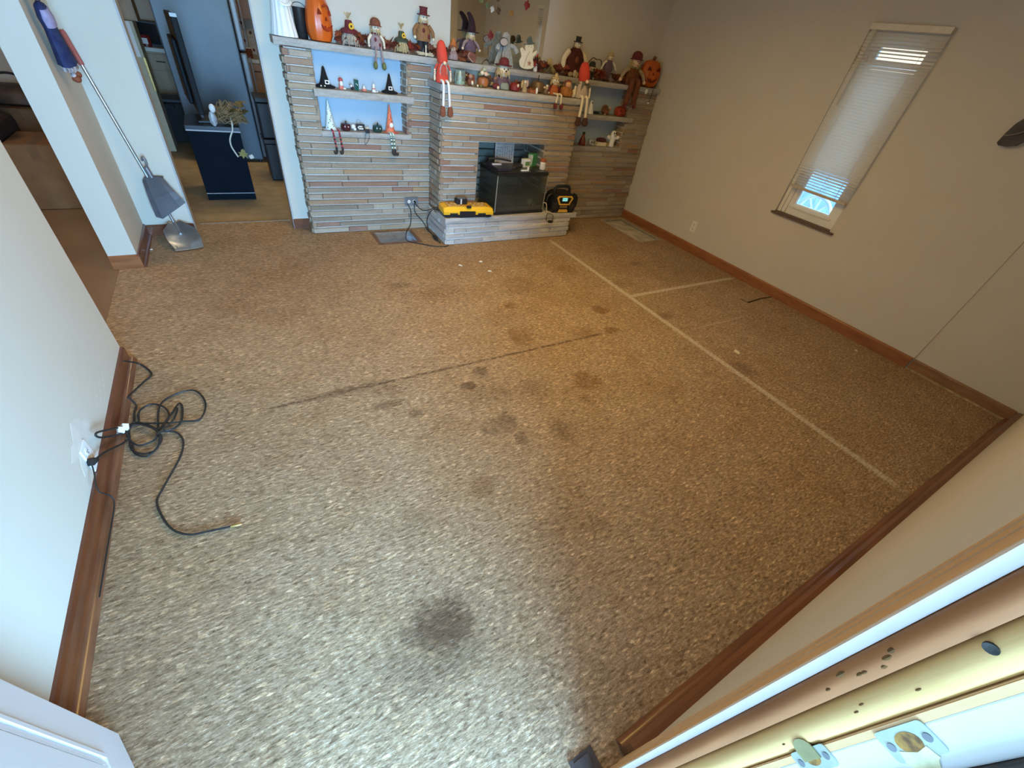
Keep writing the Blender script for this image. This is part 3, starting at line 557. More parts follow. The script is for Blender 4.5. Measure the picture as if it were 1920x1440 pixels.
# ------------------------------------------------------------------ figures
EYE = M('black_bead', (0.01, 0.01, 0.01), .3, .1)
def ragged(mb, c, r, z0, n, ln, rr, th=.0035, seg=5, out=.3):
    """strands hanging from a ring of radius r at height z0"""
    for k in range(n):
        a = 2 * PI * k / n + rr.random() * .3; l = ln * (.7 + .5 * rr.random())
        p = Vector((c[0] + r * math.cos(a), c[1] + r * math.sin(a), z0)); d = Vector((math.cos(a), math.sin(a), 0))
        mb.tube([p, p + d * out * l * .5 + Vector((0, 0, -l * .5)), p + d * out * l * .7 + Vector((0, 0, -l))], [th, th, th * .4], seg)
def hat(kind, r, m, t, c, band=None, tip=0.0):
    x, y, z = c; q = MB()
    if kind == 'brim':                                        # soft crown with a round brim
        q.lathe([(r * 1.75, -.004), (r * 1.8, .002), (r * 1.08, r * .12), (r * 1.02, r * .7), (r * .8, r * 1.1), (r * .3, r * 1.25), (.0001, r * 1.27)], c, 20, lobes=7, amp=.05)
    elif kind == 'cap':                                       # rounded cap with a turned brim
        q.lathe([(r * 1.5, -r * .18), (r * 1.52, -r * .08), (r * 1.2, r * .1), (r * 1.22, r * .5), (r * 1.05, r * 1.0), (r * .6, r * 1.35), (.0001, r * 1.45)], c, 20)
    elif kind == 'top':                                       # squashed stovepipe hat
        q.lathe([(r * 1.6, -.003), (r * 1.62, .004), (r * .92, r * .1), (r * .95, r * 1.2), (r * 1.12, r * 1.45), (r * .9, r * 1.5), (.0001, r * 1.42)], c, 20, lobes=3, amp=.06)
    elif kind == 'witch':                                     # bent pointed hat
        pts = spl([(x, y, z), (x, y, z + r * 1.0), (x - r * .25, y, z + r * 2.0), (x - r * 1.0, y, z + r * 2.9), (x - r * 1.5, y, z + r * 2.95)], 4)
        n = len(pts); q.tube(pts, [r * 1.05 * (1 - .78 * i / (n - 1)) for i in range(n)], 14); q.lathe([(r * 1.75, -.004), (r * 1.78, .003), (r * 1.0, r * .15), (r * .9, r * .1)], c, 20)
    elif kind == 'tall':                                      # long stocking cap pulled over the eyes
        pts = spl([(x, y, z - r * .3), (x, y, z + r * .9), (x - r * .1, y, z + r * 2.2), (x - r * .25, y, z + r * 3.1)], 5); n = len(pts)
        q.tube(pts, [r * 1.12 * (1 - .62 * (i / (n - 1)) ** 1.4) for i in range(n)], 16)
        q.ell(pts[-1], r * .45, 12)
    elif kind == 'sun':                                       # small brimmed felt hat with a narrow crown
        q.lathe([(r * 1.35, -r * .35), (r * 1.4, -r * .2), (r * 1.15, r * .15), (r * .62, r * .35), (r * .5, r * 1.15), (r * .42, r * 1.25), (.0001, r * 1.27)], c, 20)
    return q.build('hat', m, t, True)
def flower(c, r, t, petal, heart):
    f = MB()
    for k in range(10):
        a = 2 * PI * k / 10; f.ell((c[0] + r * .65 * math.cos(a), c[1], c[2] + r * .65 * math.sin(a)), (r * .32, r * .12, r * .32), 8)
    o = f.build('flower', petal, t, True); MB().ell((c[0], c[1] - r * .12, c[2]), (r * .35, r * .15, r * .35), 10).build('flower_heart', heart, o, True); return o
def face(t, c, r, m, nose=None, eyes=True, smile=True):
    o = MB().ell(c, (r, r * .92, r * 1.05), 16).build('head', m, t, True)
    if eyes:
        for s in (-1, 1): MB().ell((c[0] + s * r * .36, c[1] - r * .86, c[2] + r * .18), (r * .11, r * .08, r * .14), 8).build('eye', EYE, o, True)
    if nose: MB().ell((c[0], c[1] - r * .98, c[2] - r * .08), (r * .14, r * .2, r * .13), 8).build('nose', nose, o, True)
    if smile: MB().tube([(c[0] + r * .38 * math.cos(a), c[1] - r * .88 + .1 * r * abs(math.cos(a)), c[2] - r * .12 + r * .42 * math.sin(a)) for a in [PI + k * PI / 8 for k in range(9)]], r * .035, 5).build('smile', EYE, o)
    return o
def doll(name, label, x, y, z, h, w, body, hatm, hatk, hair=None, pose='sit', skin=None, legm=None, shoem=None, leg=0.1, edge=None, rz=0.0, sleeves=None, nose=None, pants=None, group='harvest dolls on the mantel', arms='down', collar=None, patch=None, headr=None, cat='doll', hat_s=1.0, lx=0.0, eyes=True, rs=1, hat_up=.62, bf=None, lw=.06):
    t = thing(name, label, cat, (x, y, z), rz, group); rr = random.Random(rs); skin = skin or SKIN; sleeves = sleeves or body
    b0 = 0.0; r = headr or h * .13
    if pose == 'stand':
        b0 = h * .27
        for s in (-1, 1):
            lg = MB().tube([(s * w * .17, 0, .012), (s * w * .16, 0, b0 * .5), (s * w * .13, 0, b0 * 1.1)], [w * .11, w * .13, w * .15], 10).build('leg', pants or body, t, True)
            MB().ell((s * w * .18, -w * .08, w * .08), (w * .12, w * .19, w * .08), 10).build('shoe', shoem or CHARC, lg, True)
    bh = h * (bf or (.34 if pose == 'stand' else .50)); hz = b0 + bh + r * .85
    q = MB(); q.lathe([(w * .05, b0), (w * .36, b0 + bh * .02), (w * .40, b0 + bh * .25), (w * .35, b0 + bh * .6), (w * .26, b0 + bh * .85), (w * .14, b0 + bh)], (0, 0, 0), 18, sy=.72, lobes=9, amp=.06); q.build('body', body, t, True)
    if patch:
        for px, pz in ((-.10, .6), (.16, .3)): MB().ell((px * w, -w * .27, b0 + bh * pz), (w * .07, w * .03, bh * .13), 8).build('patch', patch, t, True)
    if collar: MB().lathe([(r * 1.25, -r * .2), (r * 1.2, 0), (r * .6, r * .12)], (0, 0, hz - r * .95), 14, lobes=7, amp=.2).build('collar', collar, t)
    fo = face(t, (0, -w * .04, hz), r, skin, nose, eyes)
    if hair:
        q = MB(); ragged(q, (0, w * .02), r * .85, hz + r * .45, 26, r * 1.5, rr, r * .1, 5, .35); q.build('hair', hair, t)
    if hatk: hat(hatk, r * hat_s, hatm, t, (0, -w * .03, hz + r * hat_up))
    for s in (-1, 1):
        sh = Vector((s * w * .27, 0, b0 + bh * .86))
        if arms == 'down': pts = [sh, sh + Vector((s * w * .18, -w * .03, -bh * .28)), sh + Vector((s * w * .20, -w * .10, -bh * .60))]
        elif arms == 'out': pts = [sh, sh + Vector((s * w * .26, -w * .03, -bh * .18)), sh + Vector((s * w * .42, -w * .08, -bh * .55))]
        else: pts = [sh, sh + Vector((s * w * .16, -w * .12, -bh * .2)), sh + Vector((s * w * .10, -w * .32, -bh * .35))]
        a = MB().tube(spl(pts, 4), [w * .085] * 6 + [w * .075] * 3, 8).build('arm', sleeves, t, True)
        e = pts[-1]; d = (pts[-1] - pts[-2]).normalized(); MB().ell(e + d * w * .06, w * .075, 8).build('hand', skin, a, True)
    if pose == 'sit' and legm:
        ey = (edge - y) if edge is not None else -w * .5
        for s in (-1, 1):
            g_ = w * lw + .006; p0 = Vector((s * w * .15 + lx * .3, -w * .1, g_)); p1 = Vector((s * w * .17 + lx * .6, ey - g_ * .8, g_)); p2 = Vector((s * w * .20 + lx, ey - g_ - .002, -leg * .55)); p3 = Vector((s * w * .22 + lx * 1.3, ey - g_ - .002, -leg))
            pts = spl([p0, p1, p1 + Vector((0, -.004, -.025)), p2, p3], 4); lg = MB().tube(pts, w * lw, 10).build('leg', legm, t, True)
            e = pts[-1]; MB().ell((e.x + s * w * .05, e.y - w * .06, e.z - .012), (.017, .022, .026), 12).build('shoe', shoem or BROWN, lg, True)
    return t
FIG = 'harvest dolls on the mantel'
doll('scarecrow_doll', 'seated doll in rust cap and mauve dress, olive shoes dangling over the left niche', 1.145, 4.155, ZM, .205, .125, MAUVE, BROWN, 'cap', STRAW, 'sit', CREAM, MAUVE, GREEN, .085, 4.11, collar=MAROON, patch=MAROON, nose=PINK, sleeves=CREAM, headr=.030, rs=2, hat_s=1.05)
doll('scarecrow_doll', 'standing scarecrow in mustard shirt and black trousers wearing a maroon stovepipe hat', 1.555, 4.225, ZM, .345, .175, M('mustard_shirt', (0.30, 0.15, 0.06), .9, .15, 50), MAROON, 'top', STRAW, 'stand', CREAM, None, CHARC, rz=.1, pants=CHARC, collar=MAROON, patch=MAROON, sleeves=M('mustard_shirt', (0, 0, 0)), headr=.033, rs=3)
doll('witch_doll', 'standing witch doll with a bent dark hat before the mirror', 1.985, 4.225, ZM, .26, .145, PLUM, M('black_maroon', (.030, .010, .014), .9, .2, 40), 'witch', STRAW, 'stand', SKIN, None, CHARC, rz=.35, pants=CHARC, sleeves=MAUVE, arms='out', nose=PINK, headr=.033, rs=4, hat_s=1.15)
doll('scarecrow_doll', 'large scarecrow in a dark red pear-shaped robe with a small black hat', 3.120, 4.215, ZM, .335, .30, M('oxblood_robe', (0.075, 0.014, 0.010), .9, .25, 24), CHARC, 'top', STRAW, 'sit', CREAM, sleeves=CREAM, collar=MAROON, headr=.030, rs=5, patch=M('rust_patch', (.20, .06, .02), .9, .2, 40), bf=.68, hat_s=.95)
doll('witch_doll', 'small pale-faced doll with black hair and coat behind the right gnome', 3.315, 4.165, ZM, .14, .085, CHARC, CHARC, 'cap', CHARC, 'sit', SKIN, None, None, sleeves=CHARC, headr=.027, rs=6, eyes=False)
doll('scarecrow_doll', 'standing scarecrow in plum overalls with a pointed straw hat', 3.575, 4.22, ZM, .295, .135, PLUM, STRAW, 'sun', STRAW, 'stand', CREAM, None, BROWN, pants=PLUM, sleeves=CREAM, arms='out', headr=.028, rs=7)
doll('scarecrow_doll', 'seated scarecrow in maroon cap, brown overalls hanging over the right niche', 3.885, 4.165, ZM, .315, .245, M('brown_overall', (.17, .055, .022), .9, .2, 30), MAROON, 'cap', STRAW, 'sit', SKIN, M('brown_overall', (0, 0, 0)), MAROON, .165, 4.11, sleeves=TAN, arms='out', collar=GREEN, nose=RUST, headr=.046, lx=-.022, rs=8, lw=.125)
doll('scarecrow_doll', 'white-faced scarecrow doll in red hat and plum jacket seated on the breast shelf', 2.185, 3.955, ZC, .225, .165, PLUM, MAROON, 'brim', STRAW, 'sit', CREAM, None, None, sleeves=PLUM, nose=EYE, headr=.050, hat_s=.85, rs=9, bf=.42, group='harvest figures on the breast shelf', hat_up=.70)
MB().lathe([(.02, .0), (.042, .004), (.044, .03), (.030, .05)], (2.19 - 2.185, -.045, 0), 14, sy=.6).build('apron', M('sage_cloth', (.24, .27, .22), .9, .12, 40), bpy.data.objects['scarecrow_doll.005'], True)
doll('straw_hair_doll', 'doll with long straw hair, orange smock and one dark boot hanging over the ledge', 2.735, 3.93, ZC, .165, .13, M('burnt_orange', (.45, .12, .035), .9, .15, 40), STRAW, 'sun', STRAW, 'sit', CREAM, CREAM, MAROON, .062, 3.84, sleeves=MAROON, headr=.034, hat_s=.8, rs=10, group='harvest figures on the breast shelf')

def gnome(label, x, y, z, edge, body, cap, beard, legm, shoem, h=.27, leg=.16, w=.12, coat=None, rz=0.0, group='long-legged gnomes on the ledge', apron=None):
    t = thing('gnome_doll', label, 'gnome', (x, y, z), rz, group)
    MB().lathe([(w * .1, 0), (w * .42, .004), (w * .44, h * .15), (w * .36, h * .36), (w * .26, h * .5), (w * .1, h * .54)], (0, 0, 0), 18, sy=.75, lobes=10, amp=.05).build('body', body, t, True)
    cx = -w * .10; pts = spl([(0, 0, h * .50), (cx * .4, 0, h * .64), (cx, 0, h * .80), (cx * 1.3, 0, h * .93), (cx * 1.4, 0, h * .99)], 4); n = len(pts)
    MB().tube(pts, [w * .30 * f for f in [1.0, 1.08, 1.12, 1.14, 1.13, 1.11, 1.08, 1.04, 1.0, .95, .88, .80, .72, .62, .50, .34, .12]][:n], 16).build('hat', cap, t, True)
    MB().lathe([(w * .30, h * .24), (w * .36, h * .27), (w * .33, h * .40), (w * .25, h * .50), (w * .10, h * .54)], (0, -.001, 0), 18, sy=.78, lobes=12, amp=.06).build('coat', coat or body, t, True)
    if apron: MB().ell((0, -w * .255, h * .29), (w * .20, w * .07, h * .17), 14).build('apron', apron, t, True)
    q = MB(); rr = random.Random(3)
    for k in range(26):
        a = PI * 2 * k / 26; q.ell((w * .23 * math.cos(a), -w * .27 + abs(math.cos(a)) * w * .06, h * .29 + h * .19 * math.sin(a)), w * .045, 6)
    q.build('beard', beard, t, True)
    MB().ell((0, -w * .36, h * .49), w * .10, 12).build('nose', PINK, t, True)
    for s in (-1, 1):
        p0 = Vector((s * w * .36, 0, h * .45)); p2 = Vector((s * w * .55, -w * .08, h * .15)); p1 = (p0 + p2) / 2 + Vector((s * w * .08, 0, 0))
        a = MB().tube(spl([p0, p1, p2], 4), w * .05, 8).build('arm', coat or body, t, True)
        q = MB()
        for k in range(4): q.ell(p1.lerp(p2, k / 3.2), w * .068, 8)
        q.build('beads', CREAM, a, True); MB().ell(p2 + Vector((0, 0, -w * .1)), (w * .07, w * .07, w * .13), 8).build('hand', CREAM, a, True)
        e = edge - y - .020; lx = s * w * .17
        pts = spl([(lx, -w * .2, .02), (lx, e, .015), (lx + s * .002 + .006, e - .006, -.03), (lx + s * w * .06 + .012, e - .006, -leg)], 5)
        lg = MB().tube(pts, w * .085, 8).build('leg', legm, t, True); p = pts[-1]
        MB().lathe([(.001, 0), (w * .12, -.006), (w * .17, -.030), (w * .21, -.052), (w * .17, -.072), (.001, -.080)], (p.x + s * .004, p.y - .004, p.z + .006), 14, sy=.9).build('shoe', shoem, lg, True)
    return t
gnome('red-capped gnome with white long legs at the left end of the breast ledge', 1.590, 3.885, ZC, 3.835, RED, RED, M('silver_fur', (.50, .44, .42), .9, .15, 60), M('white_cloth', (.74, .74, .74), .9, .04, 30), BROWN, .275, .150, .125, apron=M('brick_apron', (.48, .07, .045), .9, .1, 40))
gnome('red-capped gnome in grey-green coat at the right end of the breast ledge', 3.030, 3.885, ZC, 3.835, M('taupe_skirt', (.50, .42, .35), .9, .1, 50), RED, M('moss_fur', (.22, .21, .17), .9, .15, 60), CREAM, M('dark_brown_boot', (.07, .03, .02), .9, .15, 40), .285, .145, .16, coat=M('moss_coat', (.17, .165, .12), .9, .15, 40, .2), rz=-.05)

def straw_head(label, x, y, z, h, w, hatm, beardm, rs, petal):
    t = thing('scarecrow_ornament', label, 'ornament', (x, y, z), 0, FIG); rr = random.Random(rs)
    MB().lathe([(w * .1, 0), (w * .36, h * .05), (w * .42, h * .18), (w * .34, h * .34), (w * .1, h * .42)], (0, 0, 0), 16, sy=.8).build('body', beardm, t, True)
    q = MB(); ragged(q, (0, 0), w * .30, h * .40, 40, h * .36, rr, w * .04, 5, .5); q.build('straw_beard', beardm, t)
    hat('sun', w * .36, hatm, t, (0, 0, h * .46)); flower((w * .06, -w * .34, h * .60), w * .15, t, YELLOW, CHARC)
    q = MB()
    for k in range(16):
        a = rr.random() * 2 * PI; q.tube([(0, 0, h * .8), (math.cos(a) * w * .10, math.sin(a) * w * .10, h * .92), (math.cos(a) * w * .20, math.sin(a) * w * .2, h * (.96 + .05 * rr.random()))], .002, 4)
    q.build('straw_tuft', STRAW, t); return t
straw_head('scarecrow head ornament with maroon sunflower hat beside the orange jack-o-lantern', .955, 4.19, ZM, .195, .135, MAROON, M('grey_straw', (.50, .40, .30), .85, .2, 60), 21, None)
straw_head('little straw scarecrow with a dark green hat on the mantel', 1.36, 4.19, ZM, .185, .115, M('bottle_green_felt', (.06, .075, .045), .9, .15, 40), STRAW, 22, None)
t = thing('straw_doll', 'small golden straw doll at the right foot of the mirror', 'doll', (2.825, 4.20, ZM), 0, FIG); rr = random.Random(4)
q = MB(); ragged(q, (0, 0), .012, .075, 40, .075, rr, .004, 5, 1.1); q.build('skirt', M('olive_raffia', (.30, .24, .10), .85, .2, 50), t); face(t, (0, 0, .085), .022, SKIN, None); q = MB(); ragged(q, (0, 0), .018, .100, 26, .03, rr, .004, 5, .6); q.ell((0, 0.006, .1), (.024, .022, .016), 12); q.build('hair', STRAW, t)
# plush head and box by the mirror's left foot
t = thing('plush_doll', 'small plush doll with an orange cap beside the mirror\'s left edge', 'doll', (1.812, 4.20, ZM), 0, FIG)
MB().lathe([(.01, 0), (.045, .004), (.048, .03), (.03, .06), (.01, .07)], (0, 0, 0), 16).build('body', MAUVE, t, True); face(t, (0, -.005, .082), .026, SKIN, PINK)
q = MB(); q.lathe([(.034, .09), (.032, .10), (.022, .125), (.004, .15)], (0, 0, 0), 14, lobes=5, amp=.15); q.build('hat', M('orange_felt', (.50, .16, .04), .9, .15, 40), t, True); q = MB(); ragged(q, (0, 0), .026, .10, 22, .03, random.Random(8), .004, 5, .5); q.build('hair', RUST, t)
t = thing('plaid_bag', 'tilted brown plaid treat bag at the feet of the witch doll', 'bag', (1.962, 4.15, ZM), .15)
MB().box((-.040, -.018, .002), (.034, .018, .066), .006, T=rot(0, .22, 0, (0, 0, .006))).build('bag_body', M('brown_plaid', (.27, .10, .07), .85, .25, 30), t); MB().tube(spl([(-.03, -.02, .07), (-.045, -.022, .045), (-.02, -.022, .025), (.012, -.021, .004)], 4), .0018, 5).build('cord', CREAM, t)
t = thing('picket_fence', 'bundle of pale wooden pickets and straw at the feet of the mustard scarecrow', 'ornament', (1.54, 4.14, ZM))
q = MB(); rr = random.Random(6)
for k in range(22):
    a = rr.random() - .5; q.tube([(-.075 + rr.random() * .03, a * .03, .006 + rr.random() * .022), (.075 - rr.random() * .03, -a * .03, .006 + rr.random() * .022)], .0035, 5)
q.build('straw_bundle', M('pale_straw', (.62, .52, .36), .85, .2, 60), t); MB().box((-.005, -.022, .004), (.004, -.016, .075), .001).build('picket', CREAM, t); MB().tube([(0, .018, .03), (0, 0, .036), (0, -.02, .02)], .002, 5).build('twine', BROWN, t)
# ghosts, jack-o-lanterns, bucket
t = thing('ghost_figurine', 'tall white ceramic ghost with draped folds at the mantel\'s left end', 'ghost', (.505, 4.20, ZM))
MB().lathe([(.062, 0), (.086, .003), (.082, .03), (.070, .09), (.060, .16), (.056, .21), (.050, .25), (.034, .275), (.001, .285)], (0, 0, 0), 60, sy=.85, lobes=14, amp=.10).build('robe', WHITEC, t, True)
MB().tube(spl([(-.01, -.058, .188), (.02, -.062, .176), (.05, -.054, .182), (.066, -.03, .195)], 5), .010, 8, .6).build('sleeve', WHITEC, t, True)
for s in (-1, 1): MB().ell((s * .016, -.043, .242), (.008, .006, .012), 10).build('eye', EYE, t, True)
t = thing('bucket', 'matt black bucket between the white ghost and the orange jack-o-lantern', 'bucket', (.626, 4.236, ZM)); t.scale = (.93, .93, 1); MB().lathe([(.036, 0), (.040, .004), (.047, .17), (.049, .176), (.045, .176), (.038, .012), (.001, .01)], (0, 0, 0), 24).build('shell', BLACK, t, True); MB().tube([(.048 * math.cos(a), .0, .172 + .03 * math.sin(a)) for a in [PI * k / 12 for k in range(13)]], .002, 6).build('handle', BLACK, t, True)
t = thing('jack_o_lantern', 'tall glossy orange jack-o-lantern with a carved face beside the black bucket', 'pumpkin', (.745, 4.195, ZM), .50)
MB().lathe([(.055, 0), (.078, .008), (.093, .05), (.094, .11), (.088, .16), (.074, .22), (.052, .262), (.02, .272), (.001, .268)], (0, 0, 0), 40, lobes=10, amp=.05, sy=.9).build('shell', ORANGE, t, True)
CUT = M('carved_dark_orange', (.36, .035, .006), .6, .2, 20)
def facecut(t, w, h, z, dy, m=None, depth=.006, kind='jack'):
    def pr(nm, o, cx, cz):
        T = Matrix(((1, 0, 0, cx), (0, 0, -1, dy(cx, cz)), (0, 1, 0, cz), (0, 0, 0, 1))); MB().prism(o, -depth, depth, T).build(nm, m or CUT, t)
    for s in (-1, 1): pr('eye', [(-.13 * w, -.07 * h), (.13 * w, -.07 * h), (s * .05 * w, .10 * h)], s * .25 * w, z + .18 * h)
    pr('nose', [(-.06 * w, -.05 * h), (.06 * w, -.05 * h), (0, .06 * h)], 0, z)
    pr('mouth', [(-.30 * w, .05 * h), (-.16 * w, -.03 * h), (-.10 * w, .02 * h), (-.03 * w, -.05 * h), (.05 * w, -.05 * h), (.11 * w, .01 * h), (.18 * w, -.03 * h), (.31 * w, .06 * h), (.2 * w, -.10 * h), (0, -.15 * h), (-.2 * w, -.10 * h)], 0, z - .22 * h)
facecut(t, .15, .19, .135, lambda x, z: -.084 + abs(x) * .4)
MB().tube(spl([(-.02, -.082, .20), (0, -.086, .212), (.022, -.083, .205), (.032, -.078, .19)], 4), .006, 8).build('brow', CUT, t, True)
t = thing('jack_o_lantern', 'orange jack-o-lantern with stem at the mantel\'s right end against the tan wall', 'pumpkin', (4.175, 4.205, ZM), -.30)
MB().lathe([(.06, 0), (.092, .010), (.118, .06), (.124, .12), (.114, .18), (.085, .225), (.04, .240), (.001, .235)], (0, 0, 0), 40, sy=.68, lobes=9, amp=.07).build('shell', M('deep_orange', (.55, .115, .015), .45, .15, 8), t, True)
MB().tube([(0, 0, .228), (.004, 0, .25), (.012, 0, .272)], [.022, .017, .019], 10).build('stem', M('brown_stem', (.20, .07, .03), .7, .2, 30), t, True)
facecut(t, .20, .22, .125, lambda x, z: -.076 + abs(x) * .12, M('jack_red_cut', (.14, .012, .004), .7, .2), .007)
t = thing('tulle_ghost', 'grey gauze ghost figure with raised arms in front of the mirror', 'ghost', (2.325, 4.21, ZM))
GZ = M('grey_gauze', (.52, .54, .52), .8, .2, 40, .1, alpha=.72)
MB().lathe([(.10, 0), (.105, .004), (.085, .07), (.060, .13), (.045, .17), (.040, .20), (.032, .235), (.001, .25)], (0, 0, 0), 40, sy=.55, lobes=16, amp=.16).build('gown', GZ, t, True)
for s in (-1, 1): MB().tube(spl([(s * .04, -.01, .16), (s * .08, -.03, .15), (s * .105, -.04, .115)], 4), [.018] * 5 + [.022] * 4, 8).build('arm', GZ, t, True)
t = thing('oval_sign', 'small oval plaque with a dark rim held before the grey gauze ghost', 'sign', (2.262, 4.135, ZM))
MB().tube([(0, .03, 0.004), (0, .015, .09), (0, 0, .16)], .002, 6).build('stake', CHARC, t); MB().lathe([(.001, -.003), (.045, -.003), (.045, .003), (.001, .003)], (0, 0, 0), 24, sy=.60, T=rot(PI / 2, 0, .2, (0, -.004, .178))).build('plate', M('sign_cream', (.56, .48, .46), .7, .1, 90), t)
MB().tube([(.046 * math.cos(2 * PI * k / 24) * math.cos(.2), -.006 + .046 * math.cos(2 * PI * k / 24) * math.sin(.2), .178 + .028 * math.sin(2 * PI * k / 24)) for k in range(25)], .003, 6).build('rim', CHARC, t)
t = thing('snowman_board', 'cream cut-out wooden ghost in a dark green hat leaning before the mirror', 'ornament', (2.545, 4.165, ZM + .012), -.12)
TB = Matrix(((1, 0, 0, 0), (0, math.sin(-.10) * -1, -1, 0), (0, 1, 0, 0), (0, 0, 0, 1)))
T = rot(-.08, 0, -.06) @ Matrix(((1, 0, 0, 0), (0, 0, -1, 0), (0, 1, 0, 0), (0, 0, 0, 1)))
ol = [tuple(p[:2]) for p in spl([(-.06, .01, 0), (0, 0, 0), (.06, .014, 0), (.064, .05, 0), (.052, .09, 0), (.075, .115, 0), (.085, .145, 0), (.062, .135, 0), (.042, .125, 0), (.050, .165, 0), (.028, .195, 0), (-.01, .195, 0), (-.034, .165, 0), (-.03, .13, 0), (-.06, .15, 0), (-.08, .135, 0), (-.062, .09, 0), (-.078, .05, 0)], 4, True)]
b_ = MB().prism(ol, -.007, .007, T).build('board', M('cream_board', (.80, .73, .54), .7, .06, 20), t)
MB().prism([tuple(p[:2]) for p in spl([(-.055, .176, 0), (-.02, .185, 0), (-.018, .215, 0), (.005, .240, 0), (.024, .225, 0), (.034, .200, 0), (.060, .195, 0), (.01, .178, 0)], 3, True)], -.010, .011, T).build('hat', M('slate_green', (.10, .13, .11), .8, .15, 30), t)
MB().prism([(.024 * (1 if k % 2 == 0 else .45) * math.cos(PI * k / 5 + .3) + .022, .024 * (1 if k % 2 == 0 else .45) * math.sin(PI * k / 5 + .3) + .045) for k in range(10)], .006, .009, T).build('star', M('dusty_rose', (.45, .20, .14), .8, .1), b_)
MB().tube([T @ Vector((-.03, .01, .008)), T @ Vector((-.01, .09, .008)), T @ Vector((.012, .13, .008))], .0015, 5).build('seam', BROWN, b_)
for s in (-1, 1): MB().ell(T @ Vector((.012 + s * .014, .165, .008)), (.003, .002, .003), 8).build('eye', EYE, b_, True)
t = thing('cat_figurine', 'tiny black and white cat figurine beside the cream cut-out ghost', 'figurine', (2.655, 4.185, ZM))
MB().lathe([(.02, 0), (.022, .01), (.016, .05), (.01, .07)], (0, 0, 0), 14).build('body', WHITEC, t, True); h_ = MB().ell((-.004, -.004, .088), (.022, .018, .020), 12).build('head', CHARC, t, True)
for s in (-1, 1): MB().lathe([(.008, 0), (.001, .016)], (-.004 + s * .012, -.004, .102), 8).build('ear', CHARC, h_)
MB().tube([(.018, .006, .008), (.032, 0, .03), (.026, 0, .055)], .005, 8).build('tail', CHARC, t, True)
# candle jar and little figures on the breast shelf
BG = 'harvest figures on the breast shelf'
t = thing('candle_jar', 'clear glass candle jar with a white candle at the left of the breast shelf', 'candle', (1.752, 3.90, ZC), 0, BG)
MB().lathe([(.044, 0), (.046, .006), (.046, .098), (.043, .098), (.043, .010), (.001, .008)], (0, 0, 0), 24).build('jar', M('pale_green_glass', (.75, .92, .88), .05, .03, 10, trans=.9), t, True); MB().lathe([(.040, .010), (.040, .030), (.001, .030)], (0, 0, 0), 20).build('wax', M('mint_wax', (.62, .80, .74), .5, .05), t, True)
MB().lathe([(.016, .03), (.020, .055), (.012, .075), (.009, .09), (.001, .092)], (0, 0, 0), 14).build('glass_figure', WHITEC, t, True); MB().lathe([(.052, 0), (.054, .004), (.050, .010), (.044, .008)], (0, 0, 0), 24).build('saucer', STEEL, t, True)
def lump(name, label, cat, x, y, z, parts, rz=0.0, group=BG):
    t = thing(name, label, cat, (x, y, z), rz, group)
    for nm, kind, a, m in parts:
        q = MB()
        if kind == 'e': q.ell(a[:3], a[3:6] if len(a) >= 6 else a[3], 12)
        elif kind == 'l': q.lathe(a, (0, 0, 0), 18)
        elif kind == 'b': q.box(a[0], a[1], .002)
        elif kind == 't': q.tube(spl(a[0], 4), a[1], 7)
        q.build(nm, m, t, kind != 'b')
    return t
lump('squirrel_figurine', 'brown little animal figurine with a cream nut right of the candle jar', 'figurine', 1.862, 3.925, ZC, [('body', 'e', (0, 0, .028, .028, .022, .028), BROWN), ('head', 'e', (-.006, -.012, .066, .018, .016, .017), M('rosy_brown', (.42, .22, .16), .7, .15, 40)), ('tail', 't', [[(.02, .01, .01), (.038, .01, .04), (.026, .01, .075)], .011], BROWN), ('nut', 'e', (.006, -.026, .024, .011, .010, .016), CREAM)])
lump('leaf_sprig', 'low dark sprig of leaves and pale berries beside the brown figurine', 'sprig', 1.918, 3.875, ZC, [('twig', 't', [[(-.04, 0, .006), (0, -.004, .012), (.045, .004, .006)], .005], M('dark_twig', (.10, .075, .03), .8, .2)), ('berry', 'e', (-.014, -.008, .012, .009), CREAM), ('berry', 'e', (.018, -.008, .012, .008), M('olive_berry', (.22, .2, .06), .6, .1)), ('leaf', 'e', (.03, .004, .016, .022, .010, .004), GREEN)])
lump('flower_pumpkin', 'copper pumpkin planter topped with cream and green blooms', 'pumpkin', 1.990, 3.945, ZC, [('pumpkin', 'l', [(.02, 0), (.042, .008), (.050, .035), (.042, .062), (.012, .070)], M('copper_orange', (.42, .15, .05), .4, .15, 12)), ('leaf', 'e', (-.03, 0, .085, .022, .012, .012), GREEN), ('bloom', 'e', (-.016, -.010, .098, .020, .016, .016), CREAM), ('bloom', 'e', (.020, -.012, .094, .020, .016, .016), M('blush_bloom', (.72, .52, .40), .8, .1, 40)), ('sprig', 'e', (.008, 0, .122, .018, .012, .014), M('pale_sage', (.42, .46, .34), .8, .1, 40)), ('leaf', 'e', (.045, 0, .092, .020, .010, .010), M('mint_leaf', (.30, .40, .28), .8, .1))])
lump('pine_cone', 'dark rounded pine cone behind the copper pumpkin planter', 'pine cone', 2.065, 4.03, ZC, [('cone', 'l', [(.01, 0), (.036, .010), (.042, .035), (.032, .065), (.01, .085)], M('dark_cone', (.13, .07, .035), .85, .3, 90, .4)), ('cap', 'e', (0, 0, .085, .012), BROWN)])
lump('berry_cluster', 'cluster of dark berries with one cream heart left of the red-hatted scarecrow doll', 'sprig', 2.088, 3.885, ZC, [('berries', 'e', (0, 0, .022, .034, .022, .022), MAROON), ('heart', 'e', (.012, -.022, .014, .013, .008, .013), CREAM), ('stem', 't', [[(0, 0, .03), (.006, .004, .055), (-.006, 0, .075)], .004], BROWN), ('bud', 'e', (-.012, 0, .074, .014), M('rosy_bud', (.35, .16, .12), .8, .2))])
